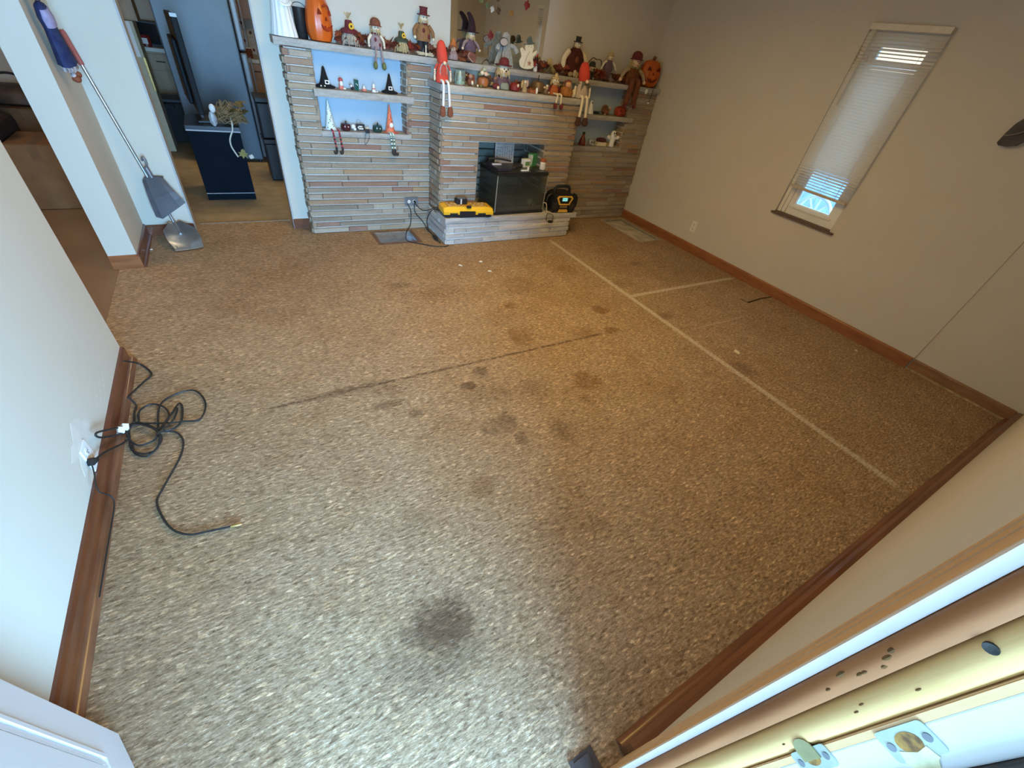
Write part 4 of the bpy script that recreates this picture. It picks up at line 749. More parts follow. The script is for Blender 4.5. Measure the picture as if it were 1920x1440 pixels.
lump('red_apple_bag', 'dark red sack-shaped pumpkin right of the red-hatted scarecrow doll', 'pumpkin', 2.285, 3.895, ZC, [('pumpkin', 'l', [(.02, 0), (.044, .006), (.050, .030), (.036, .058), (.010, .066)], M('crimson', (.22, .018, .016), .55, .15, 20)), ('stem', 't', [[(0, 0, .062), (.004, 0, .075), (.012, 0, .084)], .006], BROWN), ('charm', 'e', (.004, -.048, .046, .010, .006, .012), CREAM)])
lump('angel_figurine', 'little figurine pair with halo beside an orange basket', 'figurine', 2.40, 3.915, ZC, [('gown', 'l', [(.024, 0), (.022, .02), (.012, .055), (.006, .062)], M('tan_gown', (.45, .33, .2), .8, .12, 30)), ('head', 'e', (0, 0, .074, .014), CREAM), ('wing', 'e', (.030, .010, .064, .014, .006, .028), M('pale_wing', (.55, .36, .28), .8, .1)), ('wing', 'e', (-.024, .010, .052, .014, .006, .026), STRAW)])
lump('basket', 'small orange basket with a white bottle at its side', 'basket', 2.462, 3.885, ZC, [('basket', 'b', [(-.034, -.018, 0), (.034, .018, .026)], M('woven_orange', (.42, .15, .06), .8, .3, 90, .3)), ('filling', 'e', (0, 0, .028, .030, .015, .014), RUST), ('bottle', 'e', (.048, -.006, .020, .013, .012, .026), WHITEC)])
lump('bronze_pumpkin', 'bronze pumpkin with a thin stem at the back of the breast shelf', 'pumpkin', 2.585, 3.985, ZC, [('pumpkin', 'l', [(.02, 0), (.060, .010), (.068, .045), (.052, .082), (.012, .092)], M('bronze', (.20, .115, .045), .45, .2, 12, metal=.3)), ('stem', 't', [[(0, 0, .085), (-.004, 0, .11), (-.002, 0, .135)], .004], CHARC)])
lump('mouse_figurine', 'tiny brown mouse figurine with a cream cap in front of the bronze pumpkin', 'figurine', 2.617, 3.888, ZC, [('body', 'e', (0, 0, .022, .022, .018, .022), M('mouse_brown', (.22, .13, .08), .8, .15, 30)), ('head', 'e', (0, -.01, .050, .015), TAN), ('cap', 'e', (.002, -.008, .066, .013, .012, .012), CREAM), ('ear', 'e', (-.024, -.006, .054, .009), PINK), ('tail', 't', [[(.02, 0, .008), (.04, -.006, .01), (.05, 0, .03)], .003], BROWN)])
lump('plush_pumpkin', 'orange plush pumpkin doll with a peach face left of the right gnome', 'doll', 2.865, 3.91, ZC, [('body', 'l', [(.03, 0), (.058, .008), (.066, .04), (.052, .07), (.02, .08)], M('amber_plush', (.40, .17, .05), .9, .25, 40, .2)), ('head', 'e', (.004, -.01, .096, .030, .026, .026), M('peach_cloth', (.72, .40, .24), .85, .1, 30)), ('cap', 'e', (.008, 0, .118, .032, .026, .016), BROWN), ('leaf', 'e', (.072, -.02, .035, .016, .010, .034), CREAM), ('curl', 't', [[(-.03, -.01, .12), (-.055, -.015, .112), (-.05, -.02, .09)], .005], BROWN)])
# left niche
NG = 'small figures on the left niche shelf'; Z1, Z2 = 1.128, .840
def witch_hat(label, x, y, z, r, h, bx):
    t = thing('witch_hat', label, 'hat', (x, y, z), 0, 'black witch hats in the left niche'); HM = M('hat_black_felt', (.008, .008, .010), .9, .2, 50)
    MB().lathe([(r * .5, 0), (r, .004), (r * 1.02, .012), (r * .62, .020), (r * .50, .030), (r * .30, h * .55), (r * .12, h * .93), (.001, h)], (0, 0, 0), 26, sy=.8).build('felt', HM, t, True)
    q = MB(); slab(q, -.016, .016, -.013, .013, [(-.009, .009, -.007, .007)], lambda p, q_, a, b: q.box((p + bx, -.002, a), (q_ + bx, .002, b))); o = q.build('buckle', M('pale_buckle', (.78, .76, .72), .4, .05), t); o.location = (0, -r * .44, .038); o.rotation_euler = (-.22, 0, 0); return t
w_ = witch_hat('black witch hat with a buckle at the left end of the upper niche shelf', .735, 4.205, Z1, .074, .138, .012)
for dx in (-.040, -.012): MB().ell((dx, -.056, .014), (.006, .004, .006), 8).build('button', CREAM, w_, True)
witch_hat('black witch hat with a buckle at the right end of the upper niche shelf', 1.248, 4.205, Z1, .066, .138, .0)
lump('gnome_figurine', 'tiny red and white gnome figurine beside the left witch hat', 'figurine', .852, 4.19, Z1, [('body', 'l', [(.016, 0), (.020, .006), (.014, .036), (.006, .040)], M('coral', (.75, .22, .16), .6, .08)), ('beard', 'e', (.002, -.012, .038, .013, .010, .018), WHITEC), ('cap', 'e', (0, 0, .060, .018, .016, .015), M('rose_red', (.55, .09, .10), .7, .08)), ('foot', 'e', (.024, -.008, .006, .014, .009, .006), WHITEC)], 0, NG)
lump('crow_figurine', 'tiny grey and black crow figurine in the upper left niche', 'figurine', .935, 4.19, Z1, [('body', 'e', (.004, 0, .013, .014, .012, .013), CHARC), ('head', 'e', (-.004, -.004, .028, .009), WHITEC), ('hat', 'e', (-.008, 0, .037, .012, .010, .006), GREY)], 0, NG)
lump('green_tombstone', 'dark green tapered bottle with pale marks in the upper left niche', 'bottle', .975, 4.20, Z1, [('bottle', 'b', [(-.015, -.012, 0), (.015, .012, .070)], M('teal_glass', (.01, .10, .08), .3, .1)), ('mark', 'b', [(-.008, -.0132, .040), (-.003, -.0118, .050)], PAPER), ('mark', 'b', [(.002, -.0132, .034), (.007, -.0118, .044)], PAPER), ('lip', 'b', [(-.018, -.013, .066), (.015, .013, .072)], M('teal_glass', (0, 0, 0)))], .15, NG)
lump('candy_corn_figurine', 'tiny orange based white-tipped figurine in the upper left niche', 'figurine', 1.033, 4.19, Z1, [('base', 'l', [(.014, 0), (.019, .004), (.017, .014), (.012, .018)], M('coral', (0, 0, 0))), ('top', 'l', [(.013, .016), (.009, .028), (.001, .040)], WHITEC)], 0, NG)
lump('ghost_figurine', 'tiny white ghost figurine near the right witch hat', 'figurine', 1.112, 4.19, Z1, [('body', 'l', [(.017, 0), (.014, .012), (.010, .030), (.010, .048), (.001, .060)], WHITEC), ('scarf', 'l', [(.0125, .020), (.0145, .024), (.0115, .028)], M('coral', (0, 0, 0))), ('foot', 'e', (.024, -.006, .005, .010, .008, .005), WHITEC)], 0, NG)
def cone_witch(label, x, y, z, r, h, cm, dots, brimm, legs, n, sx, shoes, group='cone hats with dangling striped legs'):
    t = thing('cone_hat_ornament', label, 'hat', (x, y, z), 0, group)
    MB().lathe([(r * .6, .005), (r * .58, .012), (r * .30, h * .5), (.004, h)], (-.008, 0, 0), 22).build('cone', cm, t, True)
    MB().lathe([(r, 0), (r * 1.02, .004), (r * .55, .007)], (0, 0, 0), 24, sy=.62).build('brim', brimm, t, True)
    rr = random.Random(n); q = MB()
    for k in range(14):
        f = .08 + .8 * k / 14; a = -PI / 2 + (rr.random() - .5) * 1.9; rad = r * (.58 * (1 - f)) + .001; q.ell((-.008 + rad * math.cos(a), rad * math.sin(a), h * f), (.0045 * (1.1 - f * .6), .0045, .0045 * (1.1 - f * .6)), 6)
    q.build('dots', dots, t, True)
    e = 4.100 - y
    for s in sx:
        pts = spl([(s, e + .05, .0095), (s, e - .008, .0095), (s + .002, e - .014, -.02), (s + .012, e - .014, -.125)], 8); L = len(pts)
        lg = MB().tube(pts, .0065, 8).build('leg', legs[0], t, True); q = MB()
        for k in range(14, L - 1, 2): q.tube([pts[k], pts[k].lerp(pts[k + 1], .9)], .0075, 8)
        q.build('stripes', legs[1], lg, True); p = pts[-1]
        MB().tube(spl([(p.x, p.y, p.z + .012), (p.x - .002, p.y - .004, p.z - .016), (p.x + shoes * .014, p.y - .008, p.z - .026), (p.x + shoes * .026, p.y - .01, p.z - .012)], 4), [.009] * 5 + [.011] * 5 + [.008, .006, .004], 8).build('boot', CHARC, lg, True)
    return t
cone_witch('white spotted cone hat with red and black striped legs on the lower niche shelf', .742, 4.20, Z2, .070, .205, M('mint_white', (.74, .84, .82), .6, .05), DGREEN, M('pale_brim', (.60, .62, .66), .6, .06), (M('leg_red', (.45, .05, .07), .8, .08), CHARC), 1, (-.012, .036), -1)
ch = cone_witch('orange spotted cone hat with green striped legs on the lower niche shelf', 1.240, 4.19, Z2, .068, .208, M('coral_orange', (.80, .20, .10), .6, .06), MAROON, M('coral_brim', (.72, .15, .10), .6, .08), (M('leg_mint', (.70, .82, .72), .8, .05), DGREEN), 2, (-.034, -.012), 1)
MB().ell((-.004, -.036, .062), (.017, .008, .019), 12).build('ghost_badge', WHITEC, ch, True)
def glass_pumpkin(label, x, m):
    t = thing('glass_pumpkin', label, 'pumpkin', (x, 4.18, Z2), 0, 'glass pumpkins in the lower left niche'); MB().lathe([(.02, 0), (.036, .005), (.043, .028), (.036, .050), (.010, .058)], (0, 0, 0), 32, lobes=10, amp=.12).build('shell', m, t, True); MB().tube([(0, 0, .054), (.003, 0, .064), (.008, 0, .070)], .005, 8).build('stem', CHARC, t, True)
    for s in (-1, 1): MB().ell((s * .014, -.038, .034), (.006, .005, .006), 8).build('eye', M('pale_glass_eye', (.6, .5, .5), .3, .1), t, True)
glass_pumpkin('dark maroon glass pumpkin beside the white cone hat', .853, M('maroon_glass', (.06, .012, .018), .15, .15, 10, spec=.7))
glass_pumpkin('dark green glass pumpkin beside the orange cone hat', 1.118, M('green_glass', (.012, .055, .045), .15, .15, 10, spec=.7))
t = thing('skeleton_cart', 'black and white skeleton coach ornament between the glass pumpkins', 'ornament', (.975, 4.19, Z2), 0)
q = MB(); slab(q, -.035, .035, 0, .046, [(-.024, .024, .010, .034)], lambda p, q_, a, b: q.box((p, -.008, a + .006), (q_, .008, b + .006))); q.build('black_frame', BLACK, t); MB().box((-.024, -.012, .014), (.022, -.006, .022)).box((-.024, -.012, .014), (-.016, -.006, .040)).box((-.024, -.012, .033), (.012, -.006, .040)).build('white_letter_shape', WHITEC, t)
MB().ell((-.058, -.004, .030), (.018, .014, .018), 12).ell((-.046, 0, .012), (.014, .012, .012), 10).build('skull', WHITEC, t, True); MB().ell((.058, -.004, .018), (.016, .012, .016), 12).build('bone_wheel', WHITEC, t, True); q = MB(); q.tube(spl([(-.02, 0, .046), (-.025, 0, .075), (-.005, 0, .085), (.005, 0, .06), (-.01, 0, .05)], 4), .0012, 5); q.build('wire_plume', STEEL, t)
t = thing('bat_charm', 'black charm with long wire loop hanging off the lower niche shelf', 'ornament', (1.012, 4.118, Z2)); MB().box((-.018, -.022, .002), (.018, -.002, .032), .003).build('charm', BLACK, t); MB().tube(spl([(.008, -.019, .006), (.010, -.0255, -.03), (-.020, -.0255, -.075), (-.034, -.0255, -.074), (-.026, -.0255, -.03), (-.012, -.019, .004)], 5), .0016, 5).build('wire', CHARC, t)
# right niche
RG = 'small ornaments on the right niche shelves'; Z3, Z4 = 1.117, .813
lump('ghost_figurine', 'white cloth ghost at the left of the upper right-niche shelf beside the gnome', 'figurine', 3.43, 4.19, Z3, [('robe', 'l', [(.044, 0), (.040, .012), (.026, .06), (.018, .10), (.010, .115), (.001, .12)], WHITEC), ('face', 'e', (0, -.016, .098, .008, .006, .008), EYE)], 0, RG)
lump('sleeping_cat', 'low dark blue cat ornament on the upper right-niche shelf', 'figurine', 3.52, 4.19, Z3, [('body', 'e', (0, 0, .014, .055, .022, .014), M('ink_blue', (.02, .03, .06), .6, .15)), ('head', 'e', (.040, -.012, .020, .016, .014, .014), M('slate_blue', (.12, .15, .22), .6, .1))], 0, RG)
lump('turkey_figurine', 'brown turkey ornament on the upper right-niche shelf', 'figurine', 3.655, 4.195, Z3, [('tail', 'e', (-.006, .012, .046, .052, .016, .046), M('turkey_brown', (.19, .095, .05), .85, .25, 40)), ('body', 'e', (.004, -.012, .026, .034, .026, .026), BROWN), ('head', 'e', (.042, -.016, .066, .013, .012, .015), M('pale_tan', (.50, .34, .22), .8, .1)), ('neck', 't', [[(.022, -.014, .036), (.036, -.016, .05), (.042, -.016, .06)], .010], BROWN), ('foot', 'e', (-.024, -.030, .006, .014, .010, .006), CREAM)], 0, RG)
t = thing('jack_o_lantern', 'small red-orange jack-o-lantern on the upper right-niche shelf', 'pumpkin', (3.858, 4.185, Z3), 0, RG); MB().lathe([(.03, 0), (.062, .006), (.080, .040), (.070, .078), (.03, .092), (.001, .088)], (0, 0, 0), 40, sy=.72, lobes=10, amp=.08).build('shell', M('red_orange', (.42, .055, .015), .4, .15, 10), t, True); MB().tube([(0, 0, .086), (.01, 0, .102), (.026, 0, .112)], [.012, .009, .007], 8).build('stem', BROWN, t, True); facecut(t, .12, .075, .045, lambda x, z: -.055 + abs(x) * .15, M('jack_red_cut', (0, 0, 0)), .004)
lump('red_bottle', 'dark red tapered bottle at the left of the lower right-niche shelf', 'bottle', 3.415, 4.19, Z4, [('bottle', 'l', [(.040, 0), (.044, .006), (.030, .06), (.016, .085), (.013, .115), (.001, .118)], M('dark_red_glass', (.20, .03, .015), .25, .12, 10, spec=.6)), ('cap', 'l', [(.014, .108), (.015, .126), (.001, .128)], CHARC), ('charm', 'e', (.030, -.028, .016, .007), CREAM)], 0, RG)
lump('skull_ornament', 'silver-grey skull ornament beside the dark red bottle', 'ornament', 3.55, 4.19, Z4, [('skull', 'e', (0, 0, .030, .040, .026, .030), M('silver_grey', (.50, .50, .48), .4, .2, 30)), ('jaw', 'e', (.006, -.020, .010, .024, .014, .010), M('silver_grey', (0, 0, 0))), ('eye', 'e', (-.012, -.024, .034, .008, .006, .008), EYE), ('eye', 'e', (.016, -.024, .034, .008, .006, .008), EYE), ('hook', 't', [[(-.045, 0, .02), (-.055, 0, .05), (-.040, 0, .062)], .003], CHARC)], 0, RG)
lump('coffin_box', 'cream box with a dark plum cushion lid on the lower right-niche shelf', 'box', 3.715, 4.19, Z4, [('carton', 'b', [(-.085, -.030, 0), (.035, .030, .040)], CREAM), ('end_panel', 'b', [(.035, -.030, 0), (.072, .030, .042)], M('brass_paper', (.36, .28, .12), .5, .15)), ('cushion', 'e', (-.026, 0, .058, .072, .034, .026), M('plum_plush', (.09, .02, .035), .8, .15, 30))], -.08, RG)
t = thing('ghost_figurine', 'white ceramic ghost with raised arms at the right of the lower niche shelf', 'ghost', (3.836, 4.17, Z4), 0, RG); MB().lathe([(.030, 0), (.036, .003), (.032, .04), (.040, .08), (.034, .11), (.036, .13), (.026, .155), (.001, .165)], (0, 0, 0), 24, sy=.75).build('body', WHITEC, t, True)
for s in (-1, 1): MB().tube(spl([(s * .026, 0, .090), (s * .060, -.006, .092), (s * .078, -.010, .108)], 4), [.018] * 4 + [.021] * 4 + [.016], 8).build('arm', WHITEC, t, True); MB().ell((s * .012, -.024, .138), (.007, .005, .010), 8).build('eye', EYE, t, True)
MB().ell((0, -.026, .118), (.005, .004, .008), 8).build('mouth', EYE, t, True)
# leaf garlands lying along the mantel
def leaf(mb, p, s, rr, flat=.5):
    T = Matrix.Translation(p) @ Euler((rr.uniform(-1.2, 1.2) * flat, rr.uniform(-1.2, 1.2) * flat, rr.random() * 6.28)).to_matrix().to_4x4() @ Matrix.Scale(s, 4)
    o = [(0, -.5), (.14, -.2), (.45, -.3), (.32, -.05), (.5, .15), (.22, .16), (.2, .4), (0, .55), (-.2, .4), (-.22, .16), (-.5, .15), (-.32, -.05), (-.45, -.3), (-.14, -.2)]
    c = mb.bm.verts.new(T @ Vector((0, 0, .06))); c2 = mb.bm.verts.new(T @ Vector((0, 0, .03)))
    v = [mb.bm.verts.new(T @ Vector((x, y, -.10 * (abs(x) + abs(y)) ** 2))) for x, y in o]
    for i in range(len(v)): mb.bm.faces.new((v[i], v[(i + 1) % len(v)], c)); mb.bm.faces.new((v[(i + 1) % len(v)], v[i], c2))
def garland(label, spans, z, seed, mats):
    t = thing('leaf_garland', label, 'garland', (spans[0][0], 4.2, z)); rr = random.Random(seed); mbs = [MB() for _ in mats]; st = MB()
    for a, b, y in spans:
        n = int((b - a) / .0065)
        for k in range(n):
            x = a + (b - a) * (k + rr.random()) / n; leaf(mbs[rr.randrange(len(mats))], (x - spans[0][0], y - 4.2 + rr.uniform(-.035, .03), .028 + rr.random() * .042), .056 + rr.random() * .034, rr, .75)
        st.tube(spl([(a - spans[0][0], y - 4.2, .008), ((a + b) / 2 - spans[0][0], y - 4.19, .012), (b - spans[0][0], y - 4.2, .008)], 4), .004, 5)
    for q, m in zip(mbs, mats): o = q.build('leaves', m, t); o['kind'] = 'stuff'
    st.build('stem', BROWN, t)
garland('rust-brown autumn leaf garland lying along the mantel left of the mirror', [(.85, 1.10, 4.19), (1.19, 1.34, 4.19), (1.40, 1.50, 4.19), (1.60, 1.75, 4.19), (1.85, 1.96, 4.19)], ZM, 31, [RUST, DKRED, BROWN])
garland('dark red autumn leaf garland lying along the mantel right of the mirror', [(2.62, 2.78, 4.18), (2.87, 3.02, 4.18), (3.20, 3.30, 4.18), (3.38, 3.52, 4.18), (3.63, 3.80, 4.18), (3.95, 4.08, 4.20)], ZM, 32, [DKRED, RUST, BROWN])
garland('tan and brown leaf garland along the back of the breast shelf', [(1.80, 1.90, 4.045), (2.12, 2.20, 4.045), (2.30, 2.38, 4.02), (2.42, 2.50, 4.045), (2.80, 2.96, 4.03)], ZC, 33, [BROWN, TAN, RUST, STRAW])
lump('corn_husk_bundle', 'tan corn-husk bundle in front of the oxblood scarecrow', 'ornament', 3.075, 4.14, ZM, [('husk', 'e', (-.03, 0, .020, .030, .014, .020), TAN), ('husk', 'e', (.02, -.004, .030, .022, .012, .030), M('pale_husk', (.52, .42, .28), .85, .15, 40)), ('husk', 'e', (.05, 0, .022, .020, .012, .026), STRAW)], 0, None)
# mirror, clings, wires
t = thing('wall_mirror', 'large wall mirror with slanted glass edges standing on the mantel', 'mirror', (2.30, 4.295, ZM + .002))
MIR = M('silver_mirror', (.86, .87, .84), .015, 0, 5, metal=1.0); MB().box((-.42, -.010, .045), (.435, -.002, .85)).build('glass', MIR, t)
for a, b, c_, d in (((-.48, -.004), (-.42, -.010), 0, .85), ((.435, -.010), (.485, -.004), 0, .85)):
    MB().grid([[Vector((a[0], a[1], z)), Vector((b[0], b[1], z)), Vector((b[0], 0, z)), Vector((a[0], 0, z))] for z in (c_, d)]).build('bevel', MIR, t)
MB().grid([[Vector((x, -.004, 0)), Vector((x, -.010, .045)), Vector((x, 0, .045)), Vector((x, 0, 0))] for x in (-.42, .435)]).build('bevel', MIR, t)
for k, (x, z, s, m, lb) in enumerate([(2.090, 1.838, .055, GREEN, 'green leaf cling at the top left of the mirror'), (2.253, 1.865, .045, M('bronze_leaf', (.10, .06, .03), .6, .2), 'dark bronze leaf cling near the mirror\'s top edge'), (2.150, 1.810, .055, M('olive_leaf', (.12, .15, .07), .6, .2), 'olive leaf cling below the green one on the mirror'), (2.203, 1.796, .05, M('silver_leaf', (.62, .62, .55), .3, .2), 'silver leaf cling in the mirror\'s row of leaves'), (2.262, 1.795, .065, M('dark_leaf', (.09, .05, .025), .6, .2), 'large dark brown leaf cling at the end of the mirror\'s leaf row'), (2.395, 1.795, .055, M('amber_leaf', (.34, .17, .03), .6, .2), 'lone amber leaf cling in the middle of the mirror'), (2.545, 1.87, .085, M('red_leaf', (.26, .02, .02), .6, .2), 'big red leaf cling at the mirror\'s right side'), (2.205, 1.620, .085, M('wine_leaf', (.22, .02, .02), .6, .2), 'wine red leaf cling beside the oval plaque'), (2.368, 1.640, .06, M('white_leaf', (.80, .80, .76), .4, .1), 'white leaf cling above the grey gauze ghost'), (2.640, 1.592, .06, M('rust_cling', (.26, .08, .03), .6, .2), 'rust leaf cling at the mirror\'s lower right beside the cream ghost')]):
    q = MB(); leaf(q, (0, 0, 0), s, random.Random(50 + k), .0); o = q.build('leaf_cling', m); o.location = (x, 4.2835, z); o.rotation_euler = (PI / 2, 0, 0); tag(o, lb, 'leaf', 'leaf clings on the mirror')
t = thing('light_wire', 'dark light-string wire arching between the oxblood and plum scarecrows', 'wire', (3.22, 4.24, ZM)); MB().tube(spl([(.0, 0, .06), (.03, .02, .09), (.08, .02, .10), (.13, .01, .155), (.16, .01, .175), (.20, 0, .165), (.26, 0, .16), (.30, 0, .06)], 5), .004, 6).build('cable', RUBBER, t, True)
MB().tube([(0, 0, .06), (0, 0, 0.003)], .004, 6).build('cable_end', RUBBER, t, True)
t = thing('light_wire', 'thin dark wire lying across the mantel between witch doll and gauze ghost', 'wire', (2.06, 4.13, ZM)); MB().tube(spl([(0, 0, .004), (.03, .01, .03), (.06, .01, .034), (.08, .005, .006), (.10, .01, .024), (.16, .01, .010), (.19, .01, .004)], 5), .003, 6).build('cable', RUBBER, t, True)
t = thing('light_bulb', 'small white string-light bulb hanging below the right jack-o-lantern', 'light', (4.085, 4.098, ZM)); MB().tube(spl([(0, .05, .006), (0, .0, .006), (-.002, -.008, -.012)], 4), .003, 6).build('cord', RUBBER, t); MB().ell((-.004, -.008, -.034), (.018, .016, .026), 12).build('bulb', M('frosted_bulb', (.74, .80, .72), .3, .05), t, True)
t = thing('cord_end', 'black cord end with a white tip hanging down the stone under the right jack-o-lantern', 'cable', (4.165, 4.095, ZM)); MB().tube(spl([(.02, .05, .006), (.01, .0, .006), (.004, -.012, -.03), (-.006, -.012, -.10), (-.012, -.012, -.125)], 5), .0035, 6).build('cable', RUBBER, t, True); MB().ell((-.016, -.012, -.136), .009, 8).build('tip', WHITEC, t, True)

# ------------------------------------------------------------------ on the hearth
t = thing('fish_tank', 'murky glass fish tank with black frame on the hearth', 'aquarium', (2.376, 3.868, ZH), .04)
w, d, h = .299, .175, .385; q = MB()
for nm_, z0, z1 in (('base_frame', 0, .028), ('top_frame', h - .026, h)):
    q = MB(); slab(q, -w, w, -d, d, [(-w + .014, w - .014, -d + .014, d - .014)], lambda p, q_, r, t_: q.box((p, r, z0), (q_, t_, z1))); q.build(nm_, BLACK, t)
TG = M('algae_glass', (.10, .11, .095), .08, .30, 3.0, alpha=.30, spec=.4)
for lo, hi in (((-w + .002, -d + .002, .02), (w - .002, -d + .007, h - .02)), ((-w + .002, d - .007, .02), (w - .002, d - .002, h - .02)), ((-w + .002, -d + .008, .02), (-w + .007, d - .008, h - .02)), ((w - .007, -d + .008, .02), (w - .002, d - .008, h - .02))): MB().box(lo, hi).build('glass_pane', TG, t)
q = MB(); [q.box((sx_ * (w - .004) - .003, -d - .0005, .026), (sx_ * (w - .004) + .003, -d + .006, h - .024)) for sx_ in (-1, 1)]; q.build('silicone_seam', M('silicone', (.32, .33, .31), .5, .1), t)
MB().box((-w + .009, -d + .009, .022), (w - .009, d - .009, .185)).build('water', M('murky_water', (.045, .05, .035), .1, .4, 9, c2=(.018, .02, .014)), t)
MB().box((-w + .0085, -d + .0082, .020), (w - .0085, d - .0085, .07)).build('gravel', M('tank_gravel', (.16, .12, .08), .8, .6, 90, .5, c2=(.03, .03, .03)), t)
MB().ell((.245, -d + .030, .085), (.022, .020, .032), 10).build('white_shell', WHITEC, t, True); MB().ell((.165, -d + .020, .085), (.016, .014, .018), 10).build('pebble', M('olive_pebble', (.30, .28, .18), .7, .2), t, True); MB().ell((.12, -d + .012, .11), (.045, .006, .04), 12).build('moss', M('moss', (.14, .15, .08), .9, .3, 60), t, True)
MB().box((-w + .006, -d + .006, h + .0005), (w - .006, d - .006, h + .008), .001).build('lid', M('dark_lid', (.045, .045, .04), .35, .3, 12), t)
t2 = thing('tank_light_bar', 'black aquarium light bar lying along the left of the tank lid', 'lamp', (2.22, 3.86, ZH + h + .012), .05); MB().box((-.135, -.15, 0), (.02, .10, .022), .004).build('housing', M('purple_black_plastic', (.03, .028, .04), .35, .2, 20), t2); MB().tube([(-.10, .10, .05), (.0, .07, .058), (.12, .03, .045)], .009, 8).build('rod', BLACK, t2); MB().box((-.12, -.02, .022), (-.02, .0, .035), .003).build('strip', M('white_strip', (.6, .6, .64), .4, .05), t2); MB().box((-.11, .085, .0215), (-.09, .11, .048)).build('bracket', BLACK, t2)
t2 = thing('dark_brush', 'dark flat brush lying on the fish tank lid before the paper', 'brush', (2.40, 3.86, ZH + h + .0105), .6); MB().box((-.10, -.02, 0), (.10, .02, .022), .005).build('bristle_head', M('brown_black', (.05, .04, .038), .6, .2), t2); MB().box((.10, -.012, .004), (.15, .012, .018), .004).build('handle', BLACK, t2)
t2 = thing('puzzle_sheet', 'printed sheet with a cluttered dark letter pattern propped on the tank', 'paper', (2.335, 4.03, ZH + h + .010), -.05); t2.rotation_euler = (-.10, 0, -.05)
MB().box((-.105, 0, 0), (.105, .006, .200)).build('sheet', M('stained_sheet', (.62, .56, .50), .85, .15, 10), t2); q = MB(); rr = random.Random(12)
for r_ in range(7):
    for c_ in range(7):
        x, z = -.080 + c_ * .0265 + rr.uniform(-.003, .003), .022 + r_ * .0185 + rr.uniform(-.002, .002); k = rr.randrange(3)
        q.tube(spl([(x - .006, -.0008, z), (x, -.0008, z + .010 * (k - .5)), (x + .006, -.0008, z + .002), (x + .002, -.0008, z - .006)], 3), .0022, 4, .3)
q.build('print', M('ink_violet', (.06, .055, .11), .7, .2), t2); MB().box((-.09, -.0006, .160), (.09, 0, .185)).build('header', M('pale_grey_print', (.45, .42, .42), .8, .2, 40), t2)
t2 = thing('food_carton', 'green and white carton standing at the right of the tank lid', 'box', (2.620, 3.95, ZH + h + .009), .55); MB().box((-.05, -.03, 0), (.05, .03, .112), .002).build('carton', M('green_card', (.07, .32, .10), .5, .1), t2); MB().box((-.0515, -.026, .008), (-.0495, .026, .104)).build('printed_face', M('grey_print', (.62, .64, .58), .6, .4, 30, c2=(.12, .15, .12)), t2)
t2 = thing('pill_bottle', 'white bottle with a red-brown cap at the front right of the tank lid', 'bottle', (2.655, 3.80, ZH + h + .009)); MB().lathe([(.026, 0), (.029, .003), (.029, .068), (.024, .074), (.001, .075)], (0, 0, 0), 22).build('bottle', WHITEC, t2, True); MB().lathe([(.030, .072), (.031, .076), (.031, .094), (.028, .098), (.001, .098)], (0, 0, 0), 22, lobes=22, amp=.04).build('cap', M('red_brown_cap', (.38, .10, .05), .5, .1), t2); MB().lathe([(.0294, .014), (.0294, .058)], (0, 0, 0), 22).build('label', M('pale_label', (.70, .70, .74), .6, .08, 60), t2, True)
t2 = thing('test_kit_box', 'small white box with a green stripe beside the propped sheet', 'box', (2.515, 3.90, ZH + h + .009), .2); MB().box((-.042, -.025, 0), (.042, .025, .070), .002).build('box', PAPER, t2); MB().box((-.030, -.0262, .014), (.034, -.0248, .052)).build('stripe', M('leaf_green_print', (.20, .36, .12), .6, .2, 30), t2)
t2 = thing('white_clip', 'white plastic feeder clip lying on the tank lid\'s front edge', 'clip', (2.41, 3.735, ZH + h + .009), .1); MB().box((-.045, -.008, 0), (.045, .008, .012), .003).box((.030, -.008, .012), (.045, .008, .034), .002).build('clip', WHITEC, t2)
t2 = thing('filter_puck', 'small black disc at the front edge of the tank lid', 'disc', (2.495, 3.72, ZH + h + .009)); MB().lathe([(.022, 0), (.024, .004), (.024, .014), (.018, .018), (.001, .018)], (0, 0, 0), 18).build('disc', BLACK, t2, True)
# battery charger
t = thing('battery_charger', 'long yellow and black tool battery charger at the left of the hearth', 'charger', (1.800, 3.728, ZH), -.10); t.scale = (1, .70, 1)
q = MB(); q.box((-.235, -.105, 0), (.235, .12, .045), .008); [q.box((sx_ - .02, -.112, .0), (sx_ + .02, -.09, .02), .003) for sx_ in (-.2, .2)]; q.build('base', BLACK, t)
ol = [(-.242, .0), (.242, .0), (.242, .055), (.205, .085), (-.205, .085), (-.242, .055)]
q = MB(); pr = [(-.125, .030), (-.128, .056), (-.085, .092), (.115, .092), (.128, .060), (.128, .030)]; xs = [-.248, -.232, -.20, .20, .232, .248]; sc = [.78, .92, 1, 1, .92, .78]
q.grid([[Vector((x, y * (.9 + .1 * s_), .030 + (z - .030) * s_)) for y, z in pr] for x, s_ in zip(xs, sc)]); q.build('yellow_shell', YELLOW, t)
q = MB(); q.box((-.095, -.132, .010), (.065, -.115, .062), .006); q.box((-.19, -.129, .028), (-.11, -.122, .045), .003); q.box((.09, -.129, .028), (.17, -.122, .045), .003); q.build('front_grip', BLACK, t)
